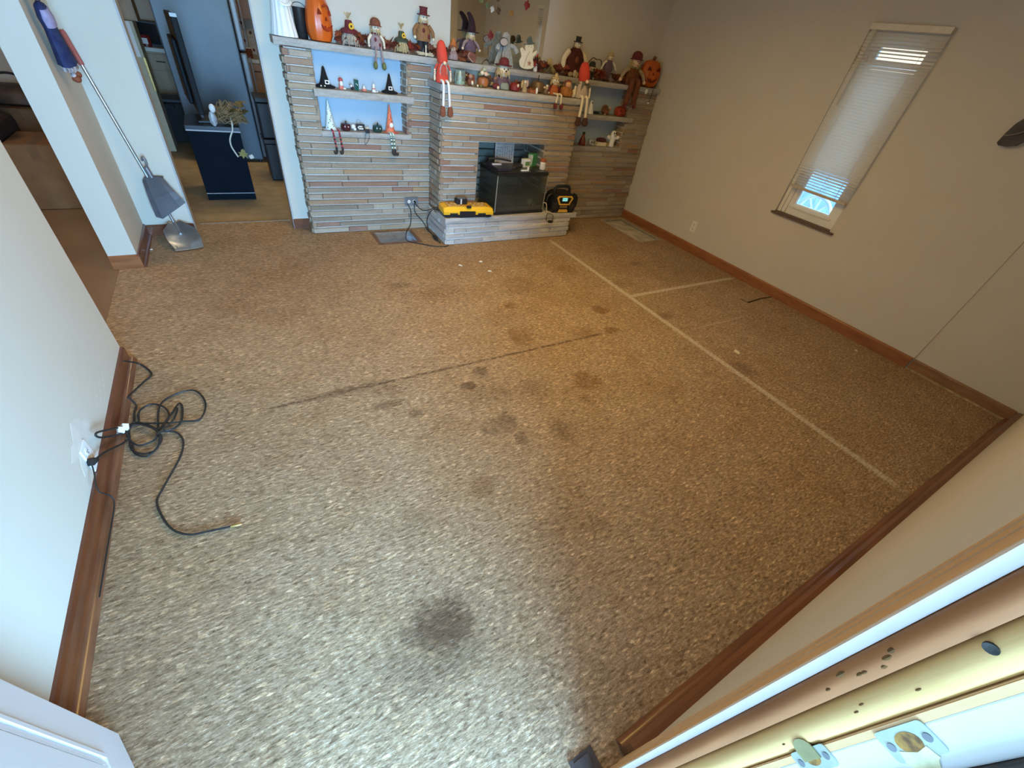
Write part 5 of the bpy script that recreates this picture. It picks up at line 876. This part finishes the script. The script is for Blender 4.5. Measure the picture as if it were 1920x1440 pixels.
for cx in (-.118, .118):
    b_ = MB().box((cx - .085, -.075, .088), (cx + .085, .085, .098), .003).build('charging_bay', M('bay_amber', (.72, .42, .06), .45, .25, 40), t)
    q = MB(); rr = random.Random(int(cx * 1000))
    for k in range(26): x = cx + rr.uniform(-.07, .07); y = rr.uniform(-.06, .07); q.box((x - .010, y - .003, .0975), (x + .010, y + .003, .0995))
    q.build('bay_printing', M('bay_cream_print', (.85, .74, .48), .5, .2), b_); q = MB()
    for k in range(12): x = cx + rr.uniform(-.07, .07); y = rr.uniform(-.06, .07); q.box((x - .007, y - .004, .0977), (x + .007, y + .004, .0997))
    q.build('bay_dark_printing', M('bay_dark_print', (.28, .14, .03), .6, .2), b_)
MB().box((-.022, -.12, .088), (.020, -.085, .108), .003).build('status_window', BLACK, t)
t2 = thing('tool_battery', 'black slide battery docked at the back of the yellow charger', 'battery', (1.755, 3.765, ZH + .0985)); t2.scale = (1, .8, 1); MB().box((-.055, -.045, 0), (.055, .04, .045), .008).build('case', BLACK, t2); MB().box((-.02, -.048, .004), (-.006, -.044, .05)).build('pale_label', M('pale_label', (0, 0, 0)), t2); MB().box((-.04, -.035, .045), (.04, .03, .055), .004).build('latch_rail', DSTEEL, t2)
# radio
t = thing('jobsite_radio', 'black and yellow jobsite radio with a lit teal display right of the fish tank', 'radio', (2.925, 3.748, ZH), -.10)
RB = M('radio_navy_black', (.012, .014, .022), .45, .2, 30)
q = MB(); T = Matrix(((1, 0, 0, 0), (0, 0, -1, 0), (0, 1, 0, 0), (0, 0, 0, 1))); q.prism([(-.125, 0), (.125, 0), (.145, .03), (.150, .12), (.125, .175), (.08, .195), (-.08, .195), (-.125, .175), (-.150, .12), (-.145, .03)], -.085, .085, T); q.build('case', RB, t)
q = MB(); q.tube(spl([(-.095, 0, .18), (-.085, 0, .225), (-.06, 0, .245), (.06, 0, .245), (.085, 0, .225), (.095, 0, .18)], 5), .015, 10); q.build('carry_handle', BLACK, t, True)
for s in (-1, 1): MB().tube(spl([(s * .135, -.03, .175), (s * .178, -.03, .15), (s * .186, -.03, .08), (s * .165, -.03, .032), (s * .14, -.03, .020)], 5), .013, 10).build('roll_bar', BLACK, t, True)
q = MB(); fr = [(-.078, .172), (.078, .172), (.098, .150), (.062, .082), (-.062, .082), (-.098, .150)]; fi = [(-.066, .160), (.066, .160), (.080, .147), (.052, .096), (-.052, .096), (-.080, .147)]
q.grid([[T @ Vector((x, z, d_)) for x, z in pts] for pts, d_ in ((fr, .084), (fr, .096), (fi, .097), (fi, .088))], cap=False); q.build('yellow_bezel', M('radio_yellow', (.72, .42, .07), .4, .08), t)
MB().prism(fi, .084, .092, T).build('control_panel', BLACK, t); MB().box((-.030, -.0935, .122), (.030, -.0915, .154)).build('display', M('teal_display', (.25, .85, .88), .3, .12, 90, emit=.75), t)
q = MB(); q.box((-.020, -.0942, .130), (-.016, -.0934, .147)); q.box((-.008, -.0942, .136), (.004, -.0934, .139)); q.box((.008, -.0942, .132), (.018, -.0934, .135)); q.box((-.008, -.0942, .144), (.016, -.0934, .146)); q.build('display_digits', M('display_ink', (.05, .3, .32), .5, .1), t)
MB().box((-.060, -.094, .082), (.060, -.090, .092), .002).build('button_row', M('button_tan', (.55, .38, .16), .5, .1), t); MB().box((-.045, -.090, .050), (.045, -.084, .074), .002).build('name_plate', M('plate_brown', (.22, .15, .09), .5, .15), t); MB().prism([(-.060, .008), (.060, .008), (.048, .034), (-.048, .034)], .084, .093, T).build('yellow_foot_panel', M('radio_yellow', (0, 0, 0)), t)
for s in (-1, 1): MB().lathe([(.035, 0), (.035, .006), (.001, .010)], (0, 0, 0), 20, T=rot(PI / 2, 0, 0, (s * .100, -.083, .070))).build('speaker_grille', CHARC, t)
t2 = thing('wire_ladle', 'small black dish on a wire hook hanging over the hearth front edge', 'hook', (2.735, 3.640, ZH)); MB().tube(spl([(-.068, .08, .006), (-.068, .08, .085), (-.045, .06, .098), (-.030, .045, .085), (-.028, .03, .03), (-.012, .012, .008)], 5), .005, 7).build('cream_hook', M('cream_wire', (.55, .48, .36), .5, .1), t2, True); MB().tube(spl([(-.012, .012, .008), (-.045, -.012, -.012), (-.044, -.014, -.050), (-.03, -.014, -.066)], 4), .003, 6).tube(spl([(-.012, .012, .008), (.040, -.012, -.010), (.042, -.014, -.046), (.03, -.014, -.066)], 4), .003, 6).build('wire_bail', CHARC, t2, True); MB().lathe([(.001, -.078), (.028, -.076), (.036, -.060), (.032, -.058), (.001, -.070)], (0, -.036, 0), 20, sy=.6).build('dish', BLACK, t2, True)

# ------------------------------------------------------------------ cables
def cable(name, label, runs, m=RUBBER, r=.0042, cat='cable'):
    t = thing(name, label, cat, runs[0][0])
    o = Vector(runs[0][0])
    for k, pts in enumerate(runs): MB().tube(spl([Vector(p) - o for p in pts], 7), r, 7).build('cord', m, t, True)
    return t, o
A_ = [(-.735, 2.35, .102), (-.705, 2.437, .010), (-.649, 2.329, .010), (-.677, 2.269, .010), (-.712, 2.118, .050), (-.710, 2.106, .040), (-.697, 2.083, .010), (-.700, 2.025, .010), (-.694, 1.945, .010)]
l1 = [(-.6, 1.852, .014), (-.602, 2.045, .012), (-.54, 2.114, .010), (-.461, 2.111, .010), (-.417, 1.994, .010), (-.441, 1.881, .010), (-.504, 1.887, .012), (-.576, 1.898, .018), (-.677, 1.931, .022), (-.708, 1.898, .048)]
l2 = [(-.673, 1.937, .020), (-.68, 2.036, .012), (-.634, 2.07, .010), (-.58, 2.016, .012), (-.561, 1.93, .020), (-.585, 1.864, .022), (-.612, 1.804, .014), (-.664, 1.791, .012), (-.700, 1.834, .016), (-.708, 1.877, .034)]
l3 = [(-.704, 1.92, .030), (-.685, 1.939, .026), (-.636, 1.903, .024), (-.594, 1.831, .024), (-.6, 1.747, .012), (-.646, 1.733, .010), (-.690, 1.774, .012), (-.702, 1.849, .016), (-.700, 1.908, .028), (-.666, 1.916, .026), (-.61, 1.86, .026), (-.585, 1.79, .016), (-.63, 1.715, .010), (-.68, 1.75, .010), (-.69, 1.82, .012)]
l4 = [(-.594, 1.85, .026), (-.557, 1.948, .016), (-.527, 2.033, .010), (-.512, 1.989, .010), (-.515, 1.892, .012), (-.545, 1.847, .016), (-.579, 1.85, .024), (-.56, 1.93, .022), (-.53, 1.99, .018), (-.545, 1.90, .022), (-.60, 1.82, .028)]
l5 = [(-.708, 1.911, .036), (-.730, 1.80, .130), (-.734, 1.722, .190), (-.734, 1.711, .178), (-.728, 1.756, .130), (-.708, 1.863, .040)]
tl = [(-.60, 1.835, .026), (-.578, 1.836, .020), (-.534, 1.825, .010), (-.507, 1.76, .010), (-.512, 1.676, .010), (-.539, 1.591, .010), (-.572, 1.502, .010), (-.589, 1.439, .010), (-.567, 1.35, .010), (-.532, 1.276, .010), (-.481, 1.231, .010), (-.422, 1.218, .010), (-.345, 1.206, .010)]
pl = [(-.745, 1.607, .150), (-.738, 1.686, .110), (-.715, 1.789, .045), (-.700, 1.83, .030)]
t, o = cable('extension_lead', 'tangled black extension cord coiled on the floor beside the left baseboard', [l1, A_, l2, l3, l4, l5, tl, pl])
def loc(p): return Vector(p) - o
MB().tube([loc((-.758, 1.596, .158)), loc((-.748, 1.604, .152)), loc((-.738, 1.620, .143))], [.014, .016, .008], 12).build('plug', RUBBER, t, True)
MB().tube([loc((-.348, 1.2065, .010)), loc((-.318, 1.202, .010)), loc((-.312, 1.201, .010))], [.006, .006, .003], 8).build('brass_tip', BRASS, t, True)
for p in ((-.707, 1.885, .056), (-.714, 1.852, .070)): MB().box((-.012, -.014, -.008), (.012, .014, .008), .002, T=Matrix.Translation(loc(p)) @ Euler((.5, .6, .3)).to_matrix().to_4x4()).build('white_tag', PAPER, t)
cable('thin_wire', 'thin dark wire dropping from the left wall outlet along the baseboard', [[(-.741, 1.575, .170), (-.738, 1.549, .150), (-.730, 1.477, .120), (-.718, 1.489, .062), (-.714, 1.466, .034), (-.717, 1.372, .026), (-.718, 1.216, .028), (-.719, 1.086, .028)]], RUBBER, .0025, 'wire')
c1 = [(1.348, 4.119, .25), (1.379, 4.119, .18), (1.375, 4.118, .06), (1.352, 4.11, .012), (1.317, 4.060, .008), (1.25, 3.90, .008), (1.240, 3.80, .008), (1.335, 3.72, .008), (1.442, 3.640, .008), (1.545, 3.615, .008), (1.588, 3.634, .008)]
cable('power_cable', 'black cable dropping from the stone outlet across the floor vent to the hearth corner', [c1])
t, o = cable('power_cable', 'black cable running from the stone outlet down beside the hearth\'s left side', [[(1.420, 4.118, .25), (1.424, 4.117, .165), (1.50, 4.10, .07), (1.530, 4.06, .010), (1.535, 3.95, .008), (1.528, 3.80, .008), (1.530, 3.70, .008)], [(1.525, 4.00, .008), (1.515, 4.03, .10), (1.525, 3.98, .20), (1.530, 3.88, .270), (1.575, 3.82, .275)]])
MB().tube([Vector((1.520, 3.85, .0185)) - o, Vector((1.520, 3.79, .0185)) - o, Vector((1.522, 3.76, .014)) - o], [.016, .018, .008], 10).build('plug', RUBBER, t, True)
t, o = cable('charger_cord', 'black cord looping from the stone outlet up to the yellow charger', [[(1.422, 4.112, .262), (1.43, 4.08, .24), (1.48, 4.05, .205), (1.52, 3.95, .245), (1.545, 3.88, .285), (1.60, 3.825, .272), (1.66, 3.83, .30), (1.61, 3.82, .315), (1.575, 3.80, .268)]])
MB().tube([Vector((1.420, 4.122, .268)) - o, Vector((1.421, 4.104, .266)) - o], [.013, .010], 10).build('plug', RUBBER, t, True)
# ------------------------------------------------------------------ floor debris
for x, y, s, m, lb in [(1.74, 3.236, .030, PAPER, 'small white paper scrap on the floor in front of the hearth, farther of two'), (1.726, 3.033, .026, PAPER, 'small white paper scrap on the floor in front of the hearth, nearer of two'), (1.52, 3.204, .030, PAPER, 'thin pale sliver lying on the floor left of the white scraps'), (2.996, 1.289, .040, CREAM, 'cream chip on the chipboard right of the long glue line'), (4.132, 0.922, .030, CREAM, 'pale chip on the floor close to the right baseboard joint'), (-.735, 4.00, .016, PAPER, 'white fleck on the floor at the pier baseboard beside the shovel')]:
    rr = random.Random(int(x * 1000)); a = [(math.cos(k * 1.05) * s * (.4 + .5 * rr.random()), math.sin(k * 1.05) * s * (.25 + .4 * rr.random())) for k in range(6)]
    ob = MB().prism(a, .0005, .0045, Euler((.04, .05, rr.random() * 3)).to_matrix().to_4x4()).build('paint_chip', m); ob.location = (x, y, .001); tag(ob, lb, 'chip', 'bits of debris on the floor')
q = MB(); q.prism([(3.893, 1.911), (3.905, 1.840), (4.12, 1.853), (4.300, 1.842), (4.300, 1.828), (4.12, 1.836), (3.90, 1.818), (3.880, 1.908)], .0003, .0015, Matrix()); ob = q.build('floor_crack', M('dark_crack', (.05, .035, .02), .9, .3, 60)); tag(ob, 'dark broken edge in the floor board against the right baseboard', 'crack')

# ------------------------------------------------------------------ shovel, dustpan and hanging doll by the pier
t = thing('long_handled_shovel', 'steel long-handled scoop with red grip leaning in the corner by the pier', 'shovel', (-.50, 4.20, 0))
def lp(x, y, z): return Vector((x + .50, y - 4.20, z))
MB().tube([lp(-.555, 4.225, .10), lp(-.742, 4.272, 1.215)], .0105, 10).build('handle', STEEL, t, True); MB().tube([lp(-.726, 4.268, 1.12), lp(-.752, 4.275, 1.275), lp(-.755, 4.276, 1.292)], [.015, .015, .011], 10).build('grip', M('brick_red_grip', (.42, .11, .09), .6, .1), t, True)
q = MB(); Tn = [lp(-.555, 4.225, .115), lp(-.535, 4.15, .050), lp(-.51, 4.06, .022), lp(-.485, 3.94, .008)]; wd = [.035, .105, .112, .095]; rings = []
for (p, w_), up in zip(zip(Tn, wd), (.012, .045, .032, .004)):
    d_ = Vector((.93, .25, 0)).normalized(); n_ = Vector((0, 0, 1)); a = []
    for k in range(9): f = k / 4 - 1; a.append(p + d_ * w_ * f + n_ * up * f * f)
    rings.append(a + [v + Vector((0, .002, .003)) for v in a[::-1]])
q.grid(rings); q.build('scoop_blade', STEEL, t, True); MB().tube([lp(-.557, 4.226, .12), lp(-.545, 4.19, .075), lp(-.535, 4.15, .056)], [.013, .016, .008], 10).build('socket', STEEL, t, True)
t = thing('dustpan', 'dark grey dustpan hanging on the steel scoop handle against the wall', 'dustpan', (-.58, 4.24, .20))
def lp(x, y, z): return Vector((x + .58, y - 4.24, z - .20))
q = MB(); a = [lp(-.655, 4.235, .425), lp(-.630, 4.225, .455), lp(-.545, 4.215, .465), lp(-.520, 4.215, .452)]; b_ = [lp(-.650, 4.165, .190), lp(-.610, 4.150, .178), lp(-.475, 4.150, .265), lp(-.430, 4.165, .292)]
def blend(a, b): return [p.lerp(r, f) for f in (0,) for p, r in zip(a, b)]
rows = [[p.lerp(r, f) + Vector((0, -.02 * math.sin(PI * f), 0)) for p, r in zip(a, b_)] for f in (0, .25, .5, .75, 1)]
q.grid([r + [v + Vector((0, .006, .001)) for v in r[::-1]] for r in rows]); PAN = M('dark_grey_pan', (.10, .10, .115), .5, .15, 12, spec=.4); q.build('pan', PAN, t)
q = MB(); q.grid([r + [v + Vector((0, .003, .003)) for v in r[::-1]] for r in ([a[0] + Vector((-.002, .05, 0)), a[0]], [b_[0] + Vector((-.006, .10, .0)), b_[0]])]); q.build('side_wall', PAN, t); q = MB(); q.grid([r + [v + Vector((0, .003, .003)) for v in r[::-1]] for r in ([a[0] + Vector((0, .045, .004)), a[0]], [a[1] + Vector((0, .045, .004)), a[1]], [a[3] + Vector((0, .045, .004)), a[3]])]); q.build('back_wall', PAN, t)
MB().tube([lp(-.588, 4.226, .46), lp(-.600, 4.226, .53)], .016, 10).build('sleeve', DSTEEL, t, True); MB().tube(spl([lp(-.600, 4.222, .525), lp(-.585, 4.21, .56), lp(-.592, 4.21, .60), lp(-.607, 4.222, .575)], 4), .008, 8).build('hook', DSTEEL, t, True)
t = thing('hanging_rag_doll', 'rag doll in a deep blue dress hanging on the side of the pier', 'doll', (-.771, 3.895, 1.085)); t.scale = (.85, .85, 1.0); t.rotation_euler = (0, -.26, PI / 2)
q = MB(); q.lathe([(.02, .36), (.055, .345), (.070, .30), (.062, .25), (.075, .18), (.095, .10), (.100, .09), (.02, .085)], (0, -.062, 0), 24, sy=.55, lobes=9, amp=.10); q.build('dress', INDIGO, t, True); q = MB(); q.lathe([(.05, .338), (.066, .30), (.058, .262), (.03, .258)], (-.004, -.070, 0), 20, sy=.55); q.build('bodice', M('lilac_cloth', (.38, .33, .50), .85, .15, 30), t, True)
face(t, (-.002, -.060, .415), .048, M('straw_tan', (.58, .44, .27), .85, .12, 40), None); q = MB(); q.tube(spl([(.03, -.05, .46), (.05, -.05, .43), (.052, -.05, .39), (.045, -.055, .35)], 4), .014, 8); q.tube(spl([(-.03, -.035, .46), (-.05, -.03, .43), (-.05, -.03, .39)], 4), .012, 8); q.build('hair', M('dark_wool', (.04, .025, .03), .9, .2, 60), t, True); MB().tube([(0, -.05, .455), (0, -.03, .54), (0, -.004, .545)], .002, 5).build('hanging_cord', BROWN, t)
q = MB(); q.lathe([(.085, .095), (.095, .07), (.088, .062), (.02, .07)], (0, -.062, 0), 24, sy=.5, lobes=12, amp=.15); q.build('petticoat', M('striped_petticoat', (.62, .58, .56), .9, .4, 70, c2=(.12, .08, .10)), t, True)
for s in (-1, 1):
    lg = MB().tube([(s * .03, -.062, .09), (s * .034, -.066, .045), (s * .034, -.066, .03)], .016, 8).build('leg', M('striped_petticoat', (0, 0, 0)), t, True); MB().ell((s * .036, -.075, .018), (.022, .026, .018), 10).build('shoe', M('rust_shoe', (.28, .07, .03), .7, .15), lg, True)
# ------------------------------------------------------------------ kitchen seen through the opening
FRM = M('blue_grey_steel', (.075, .115, .16), .38, .25, 1.6, spec=.4)
t = thing('refrigerator', 'large blue-grey refrigerator side-on in the kitchen behind the black cabinet', 'refrigerator', (-.055, 6.95, 0))
MB().box((-.345, -.35, .03), (.345, .36, 1.74), .012).build('body', FRM, t)
FD = M('fridge_door_dark', (.10, .125, .15), .3, .1, 3, spec=.6)
d_ = MB().box((.352, -.352, 1.125), (.418, .36, 1.74), .016).build('freezer_door', FD, t); MB().tube([(.440, -.30, 1.16), (.447, -.30, 1.20), (.447, -.30, 1.55), (.440, -.30, 1.59)], .010, 8).build('handle', STEEL, d_)
d_ = MB().box((.352, -.352, .06), (.418, .36, 1.108), .016).build('fridge_door', FD, t); MB().tube([(.440, -.30, .55), (.447, -.30, .60), (.447, -.30, 1.03), (.440, -.30, 1.07)], .010, 8).build('handle', STEEL, d_)
for a in (-.31, .31):
    for b in (-.31, .32): MB().lathe([(.02, 0), (.02, .032), (.001, .032)], (a, b, 0), 10).build('foot', BLACK, t)
t = thing('low_cabinet', 'low navy-black cabinet standing in the kitchen opening', 'cabinet', (-.128, 5.40, 0))
MB().box((-.208, -.240, .065), (.208, .26, .598), .003).build('body', NAVY, t); MB().box((-.208, -.242, 0), (.208, .25, .060)).build('plinth', NAVY, t); MB().box((-.216, -.250, .604), (.216, .262, .645), .004).build('top', M('navy_top', (.018, .022, .035), .3, .2, 8), t); MB().box((-.214, -.2515, .602), (.214, -.248, .612)).box((-.208, -.2435, .058), (.208, -.240, .064)).build('edge_strip', M('silver_edge', (.42, .42, .46), .35, .1), t)
t = thing('television', 'black flat television seen edge-on on the navy-black cabinet', 'television', (-.190, 5.36, .646), .085)
MB().box((-.032, -.22, .085), (.012, .62, .76), .006).build('screen_panel', M('tv_black', (.006, .007, .010), .5, .2, 4, spec=.12), t); MB().box((-.070, -.06, .14), (-.034, .45, .60), .012).build('rear_casing', M('tv_black', (0, 0, 0)), t); MB().box((-.034, -.225, .750), (.014, -.205, .775), .002).build('corner_cap', M('pale_bezel', (.42, .44, .46), .3, .1), t); st_ = MB().box((-.012, .02, .02), (.014, .12, .16), .004).build('stand_neck', BLACK, t); MB().box((-.05, -.10, 0), (.09, .22, .020), .006).build('stand_base', BLACK, st_)
t = thing('raffia_garland', 'heap of tan raffia and dry leaves on top of the navy-black cabinet', 'garland', (.022, 5.30, .646)); rr = random.Random(77); q = MB()
for k in range(150):
    a, b = rr.random() * 6.28, rr.random() * 6.28; r0 = .03 + .125 * rr.random(); z = .012 + rr.random() * .20 * (1 - r0 / .22)
    q.tube(spl([(math.cos(a) * r0, math.sin(a) * r0 * .8, z), (math.cos(a + .6) * r0 * .9, math.sin(a + .6) * r0 * .7, z + .035), (math.cos(a + 1.3) * r0 * 1.05, math.sin(a + 1.3) * r0 * .8, z * .7 + .004)], 3), .0035, 4)
o_ = q.build('strands', M('dull_raffia', (.42, .26, .12), .85, .3, 40), t); o_['kind'] = 'stuff'; q = MB()
for k in range(26): leaf(q, (rr.uniform(-.05, .16), rr.uniform(-.08, .13), .03 + rr.random() * .15), .06 + rr.random() * .05, rr, .8)
o_ = q.build('leaves', M('dry_olive_leaf', (.22, .14, .035), .7, .35, 20), t); o_['kind'] = 'stuff'
t = thing('white_ornament', 'small silvery white ornament stuck in the raffia heap', 'ornament', (-.108, 5.165, .646)); MB().lathe([(.010, 0), (.026, .02), (.030, .07), (.016, .11), (.001, .115)], (0, 0, 0), 16, lobes=6, amp=.2).build('body', M('silver_white', (.62, .64, .66), .4, .25, 40), t, True); MB().ell((.016, -.006, .140), (.026, .018, .034), 10).build('head', WHITEC, t, True)
t = thing('extension_cable', 'white extension cord hanging down the front of the navy-black cabinet', 'cable', (.03, 5.131, .6505)); MB().tube(spl([(.0, .14, .06), (.004, .03, .030), (0, .012, .004), (-.008, .008, -.03), (-.045, .008, -.10), (-.05, .008, -.16), (-.03, .008, -.22), (-.016, .008, -.252)], 6), .007, 8).build('cord', M('cream_cable', (.72, .66, .56), .5, .05), t, True); MB().box((-.026, -.006, -.282), (.012, .014, -.248), .004, T=rot(0, -.4, 0)).build('plug_end', M('cream_cable', (0, 0, 0)), t)
q = MB(); leaf(q, (0, 0, 0), .085, random.Random(2), 0); ob = q.build('dry_leaf', M('yellow_olive', (.40, .32, .10), .7, .2)); ob.location = (.062, 5.148, .42); ob.rotation_euler = (PI / 2, .5, 0); tag(ob, 'yellowed leaf hanging at the right edge of the navy-black cabinet', 'leaf')
BIN = M('black_bin', (.010, .011, .014), .45, .2, 10)
for z, h_, lb, yy in ((0, .42, 'black plastic storage bin with white latches, bottom of the stack by the opening', 5.98), (.425, .38, 'black plastic storage bin, upper one of the stack right of the refrigerator', 6.00)):
    t = thing('storage_bin', lb, 'bin', (.475, yy, z), 0, 'black storage bins'); MB().box((-.170, -.17, 0), (.17, .17, h_ - .05), .012).build('tub', BIN, t); MB().box((-.18, -.18, h_ - .045), (.18, .18, h_), .008).build('lid', BIN, t)
    o_ = MB().box((-.03, -.188, h_ - .16), (.03, -.171, h_ - .05), .003).build('latch', BIN, t); MB().tube([(-.028, -.190, h_ - .05), (-.024, -.190, h_ - .13)], .003, 5).tube([(.028, -.190, h_ - .05), (.024, -.190, h_ - .13)], .003, 5).tube([(-.02, -.190, h_ - .145), (.02, -.190, h_ - .145)], .003, 5).build('latch_edge', PAPER, o_)
KW = wood_material('kitchen_wood', (.42, .24, .10), (.32, .16, .06), .4, 5, (3, 3, .6)); KT = M('cream_counter', (.72, .68, .58), .4, .05, 10)
def base_unit(label, x0, x1, y0, y1, n, g):
    t = thing('base_cabinet', label, 'cabinet', ((x0 + x1) / 2, y0, 0), 0, g); w = (x1 - x0) / 2; MB().box((-w, 0, .08), (w, y1 - y0, .86)).box((-w, .05, 0), (w, y1 - y0, .08)).build('carcass', KW, t)
    for k in range(n):
        a = -w + .015 + k * (2 * w - .01) / n; b = a + (2 * w - .01) / n - .02
        d_ = MB().box((a, -.018, .10), (b, -.001, .66), .003).build('door', KW, t); MB().tube([(b - .03, -.030, .52), (b - .03, -.034, .57), (b - .03, -.030, .62)], .006, 6).build('handle', BLACK, d_)
        d_ = MB().box((a, -.018, .68), (b, -.001, .84), .003).build('drawer', KW, t); MB().tube([((a + b) / 2 - .05, -.030, .76), ((a + b) / 2, -.034, .76), ((a + b) / 2 + .05, -.030, .76)], .006, 6).build('handle', BLACK, d_)
    return t
base_unit('wooden base cabinet left of the refrigerator at the kitchen\'s far side', -.79, .35, 8.56, 9.25, 3, 'kitchen base cabinets'); base_unit('wooden base cabinet right of the refrigerator at the kitchen\'s far side', .36, 1.5, 8.56, 9.25, 3, 'kitchen base cabinets')
t = tag(MB().box((-.92, 8.53, .862), (1.52, 9.27, .905), .004).build('worktop', KT), 'cream worktop along the kitchen\'s far wall', 'worktop')
for x0, x1, z0, lb in ((-.92, -.58, 1.24, 'brown wall cabinet above the cream tall cabinet at the kitchen\'s left'), (.36, 1.2, 1.34, 'brown wall cabinet right of the refrigerator above patterned tiles')):
    t = thing('wall_cabinet', lb, 'cabinet', ((x0 + x1) / 2, 8.9 if x0 > 0 else 7.05, z0), 0, 'kitchen wall cabinets'); w = (x1 - x0) / 2; MB().box((-w, 0, 0), (w, .37, .95)).build('carcass', KW, t); MB().box((-w + .01, -.018, .01), (-.005, -.001, .94), .003).build('door', KW, t); MB().box((.005, -.018, .01), (w - .01, -.001, .94), .003).build('door', KW, t)
q = MB(); tl_ = stone_material('cream_tile', [(0, (.58, .50, .38)), (1, (.66, .58, .46))], .1, .4); sp_ = []
for i in range(8):
    for j in range(4): q.box((.36 + i * .105, 9.262, .915 + j * .105), (.36 + i * .105 + .1, 9.275, .915 + j * .105 + .1))
tt = tag(q.build('tile_splashback', tl_), 'cream tiled splashback with dark motifs right of the refrigerator', 'splashback'); q = MB()
for i in range(8):
    for j in range(4):
        if (i + j) % 2 == 0: q.ell((.41 + i * .105, 9.261, .965 + j * .105), (.018, .003, .020), 8)
q.build('motifs', BROWN, tt)
t = thing('microwave', 'black microwave on the worktop left of the refrigerator', 'microwave', (-.62, 8.75, .906)); MB().box((-.17, 0, 0), (.17, .32, .26), .006).build('case', BLACK, t); MB().box((-.16, -.008, .02), (.08, -.001, .24), .003).build('door', M('dark_glass', (.012, .012, .014), .1, .1), t); MB().box((.09, -.006, .02), (.16, -.001, .24), .002).build('control_panel', CHARC, t)
t = thing('red_canister', 'dark red canister with white label in front of the black microwave', 'canister', (-.70, 8.64, .906)); MB().lathe([(.06, 0), (.062, .10), (.05, .12), (.001, .12)], (0, 0, 0), 18).build('tin', M('deep_red_tin', (.22, .02, .02), .3, .1), t, True); MB().box((-.03, -.066, .03), (.03, -.056, .09)).build('label', PAPER, t)
t = thing('glass_jar', 'brown and white jar on the worktop right of the refrigerator', 'jar', (.50, 8.66, .906)); MB().lathe([(.05, 0), (.052, .09), (.04, .11), (.001, .11)], (0, 0, 0), 16).build('jar', BROWN, t, True); MB().lathe([(.042, .11), (.042, .13), (.001, .13)], (0, 0, 0), 16).build('lid', WHITEC, t, True)
t = thing('black_case', 'black boxy case on the kitchen floor left of the navy-black cabinet', 'case', (-.60, 7.65, 0)); MB().box((-.24, -.12, 0), (.24, .25, .44), .02).build('case', CHARC, t); MB().box((-.245, -.125, .44), (.245, .255, .48), .012).build('lid', BLACK, t); MB().tube(spl([(-.06, -.13, .40), (-.05, -.15, .43), (.05, -.15, .43), (.06, -.13, .40)], 4), .008, 6).build('handle', BLACK, t)
t = thing('tall_cabinet', 'cream tall cabinet with a white edge strip at the kitchen\'s left side', 'cabinet', (-.78, 7.05, 0)); MB().box((-.145, 0, 0), (.150, .35, 1.235)).build('carcass', M('cream_cabinet_paint', (.60, .52, .34), .5, .05), t); MB().box((.085, -.012, .93), (.122, 0, 1.23), .002).build('edge_strip', M('daylight_strip', (.95, .95, .92), .3, .02), t); MB().box((.135, -.012, .62), (.156, 0, .93), .002).build('bracket', BRASS, t)  # bright strip colour stands in for daylight at a window or door edge
# ------------------------------------------------------------------ hall seen past the end of the left wall
def carton(label, x0, x1, y0, y1, h, m, rz=0.0):
    t = thing('cardboard_box', label, 'box', ((x0 + x1) / 2, (y0 + y1) / 2, 0), rz, 'cardboard boxes in the hall'); a, b = (x1 - x0) / 2, (y1 - y0) / 2
    MB().box((-a, -b, 0), (a, b, h - .004), .004).build('carton', m, t)
    MB().box((-a, -b, h - .003), (a, -.004, h + .002), .001).build('flap', m, t); MB().box((-a, .004, h - .003), (a, b, h + .002), .001).build('flap', m, t); MB().box((-.03, -b - .001, h - .12), (.03, b, h + .003)).build('tape', M('packing_tape', (.19, .095, .04), .4, .1), t); return t
CB = M('cardboard', (.25, .125, .05), .8, .12, 8, .05)
carton('brown cardboard box nearest to the hall opening', -1.535, -1.22, 5.0, 5.45, .485, CB); carton('brown cardboard box behind the nearest one in the hall', -1.95, -1.28, 5.95, 6.40, .56, M('dull_cardboard', (.20, .12, .06), .85, .12, 8))
t = thing('dark_bag', 'dark brown bag on top of the farther hall box', 'bag', (-1.60, 6.17, .5655)); MB().lathe([(.16, 0), (.20, .02), (.19, .10), (.10, .15), (.001, .155)], (0, 0, 0), 20, sx=1.3, sy=.8, lobes=5, amp=.06).build('bag', M('dark_brown_leather', (.10, .06, .04), .5, .25, 10), t, True); MB().tube(spl([(-.10, 0, .12), (-.06, 0, .22), (.06, 0, .22), (.10, 0, .12)], 5), .010, 8).build('handle', CHARC, t)
t = thing('armchair', 'dark brown armchair at the far left edge in the hall', 'armchair', (-2.060, 5.31, 0)); AM = M('espresso_fabric', (.055, .028, .018), .85, .25, 12, .1)
MB().box((-.36, -.38, .10), (.36, .36, .42), .04).build('seat', AM, t); MB().box((-.36, .22, .30), (.36, .42, .90), .06).build('backrest', AM, t)
for s in (-1, 1): MB().box((s * .42 - .08, -.40, .08), (s * .42 + .08, .38, .58), .05).build('armrest', AM, t)
for a in (-.4, .4):
    for b in (-.33, .33): MB().box((a - .03, b - .03, 0), (a + .03, b + .03, .10)).build('leg', CHARC, t)
t = thing('white_pillow', 'white pillow on the arm of the dark hall armchair', 'pillow', (-1.66, 5.12, .582)); MB().ell((0, 0, .065), (.15, .20, .064), 16).build('pillow', M('white_linen', (.80, .78, .78), .85, .05, 10), t, True)

# a hair of air under everything that stands on a shelf, so nothing shares a face with it
for o in list(C.objects):
    if o.parent is None and o.get('category') and o.get('kind') is None and any(abs(o.location.z - z) < 1e-4 for z in (ZM, ZC, ZH, Z1, Z2, Z3, Z4)): o.location.z += 0.0012
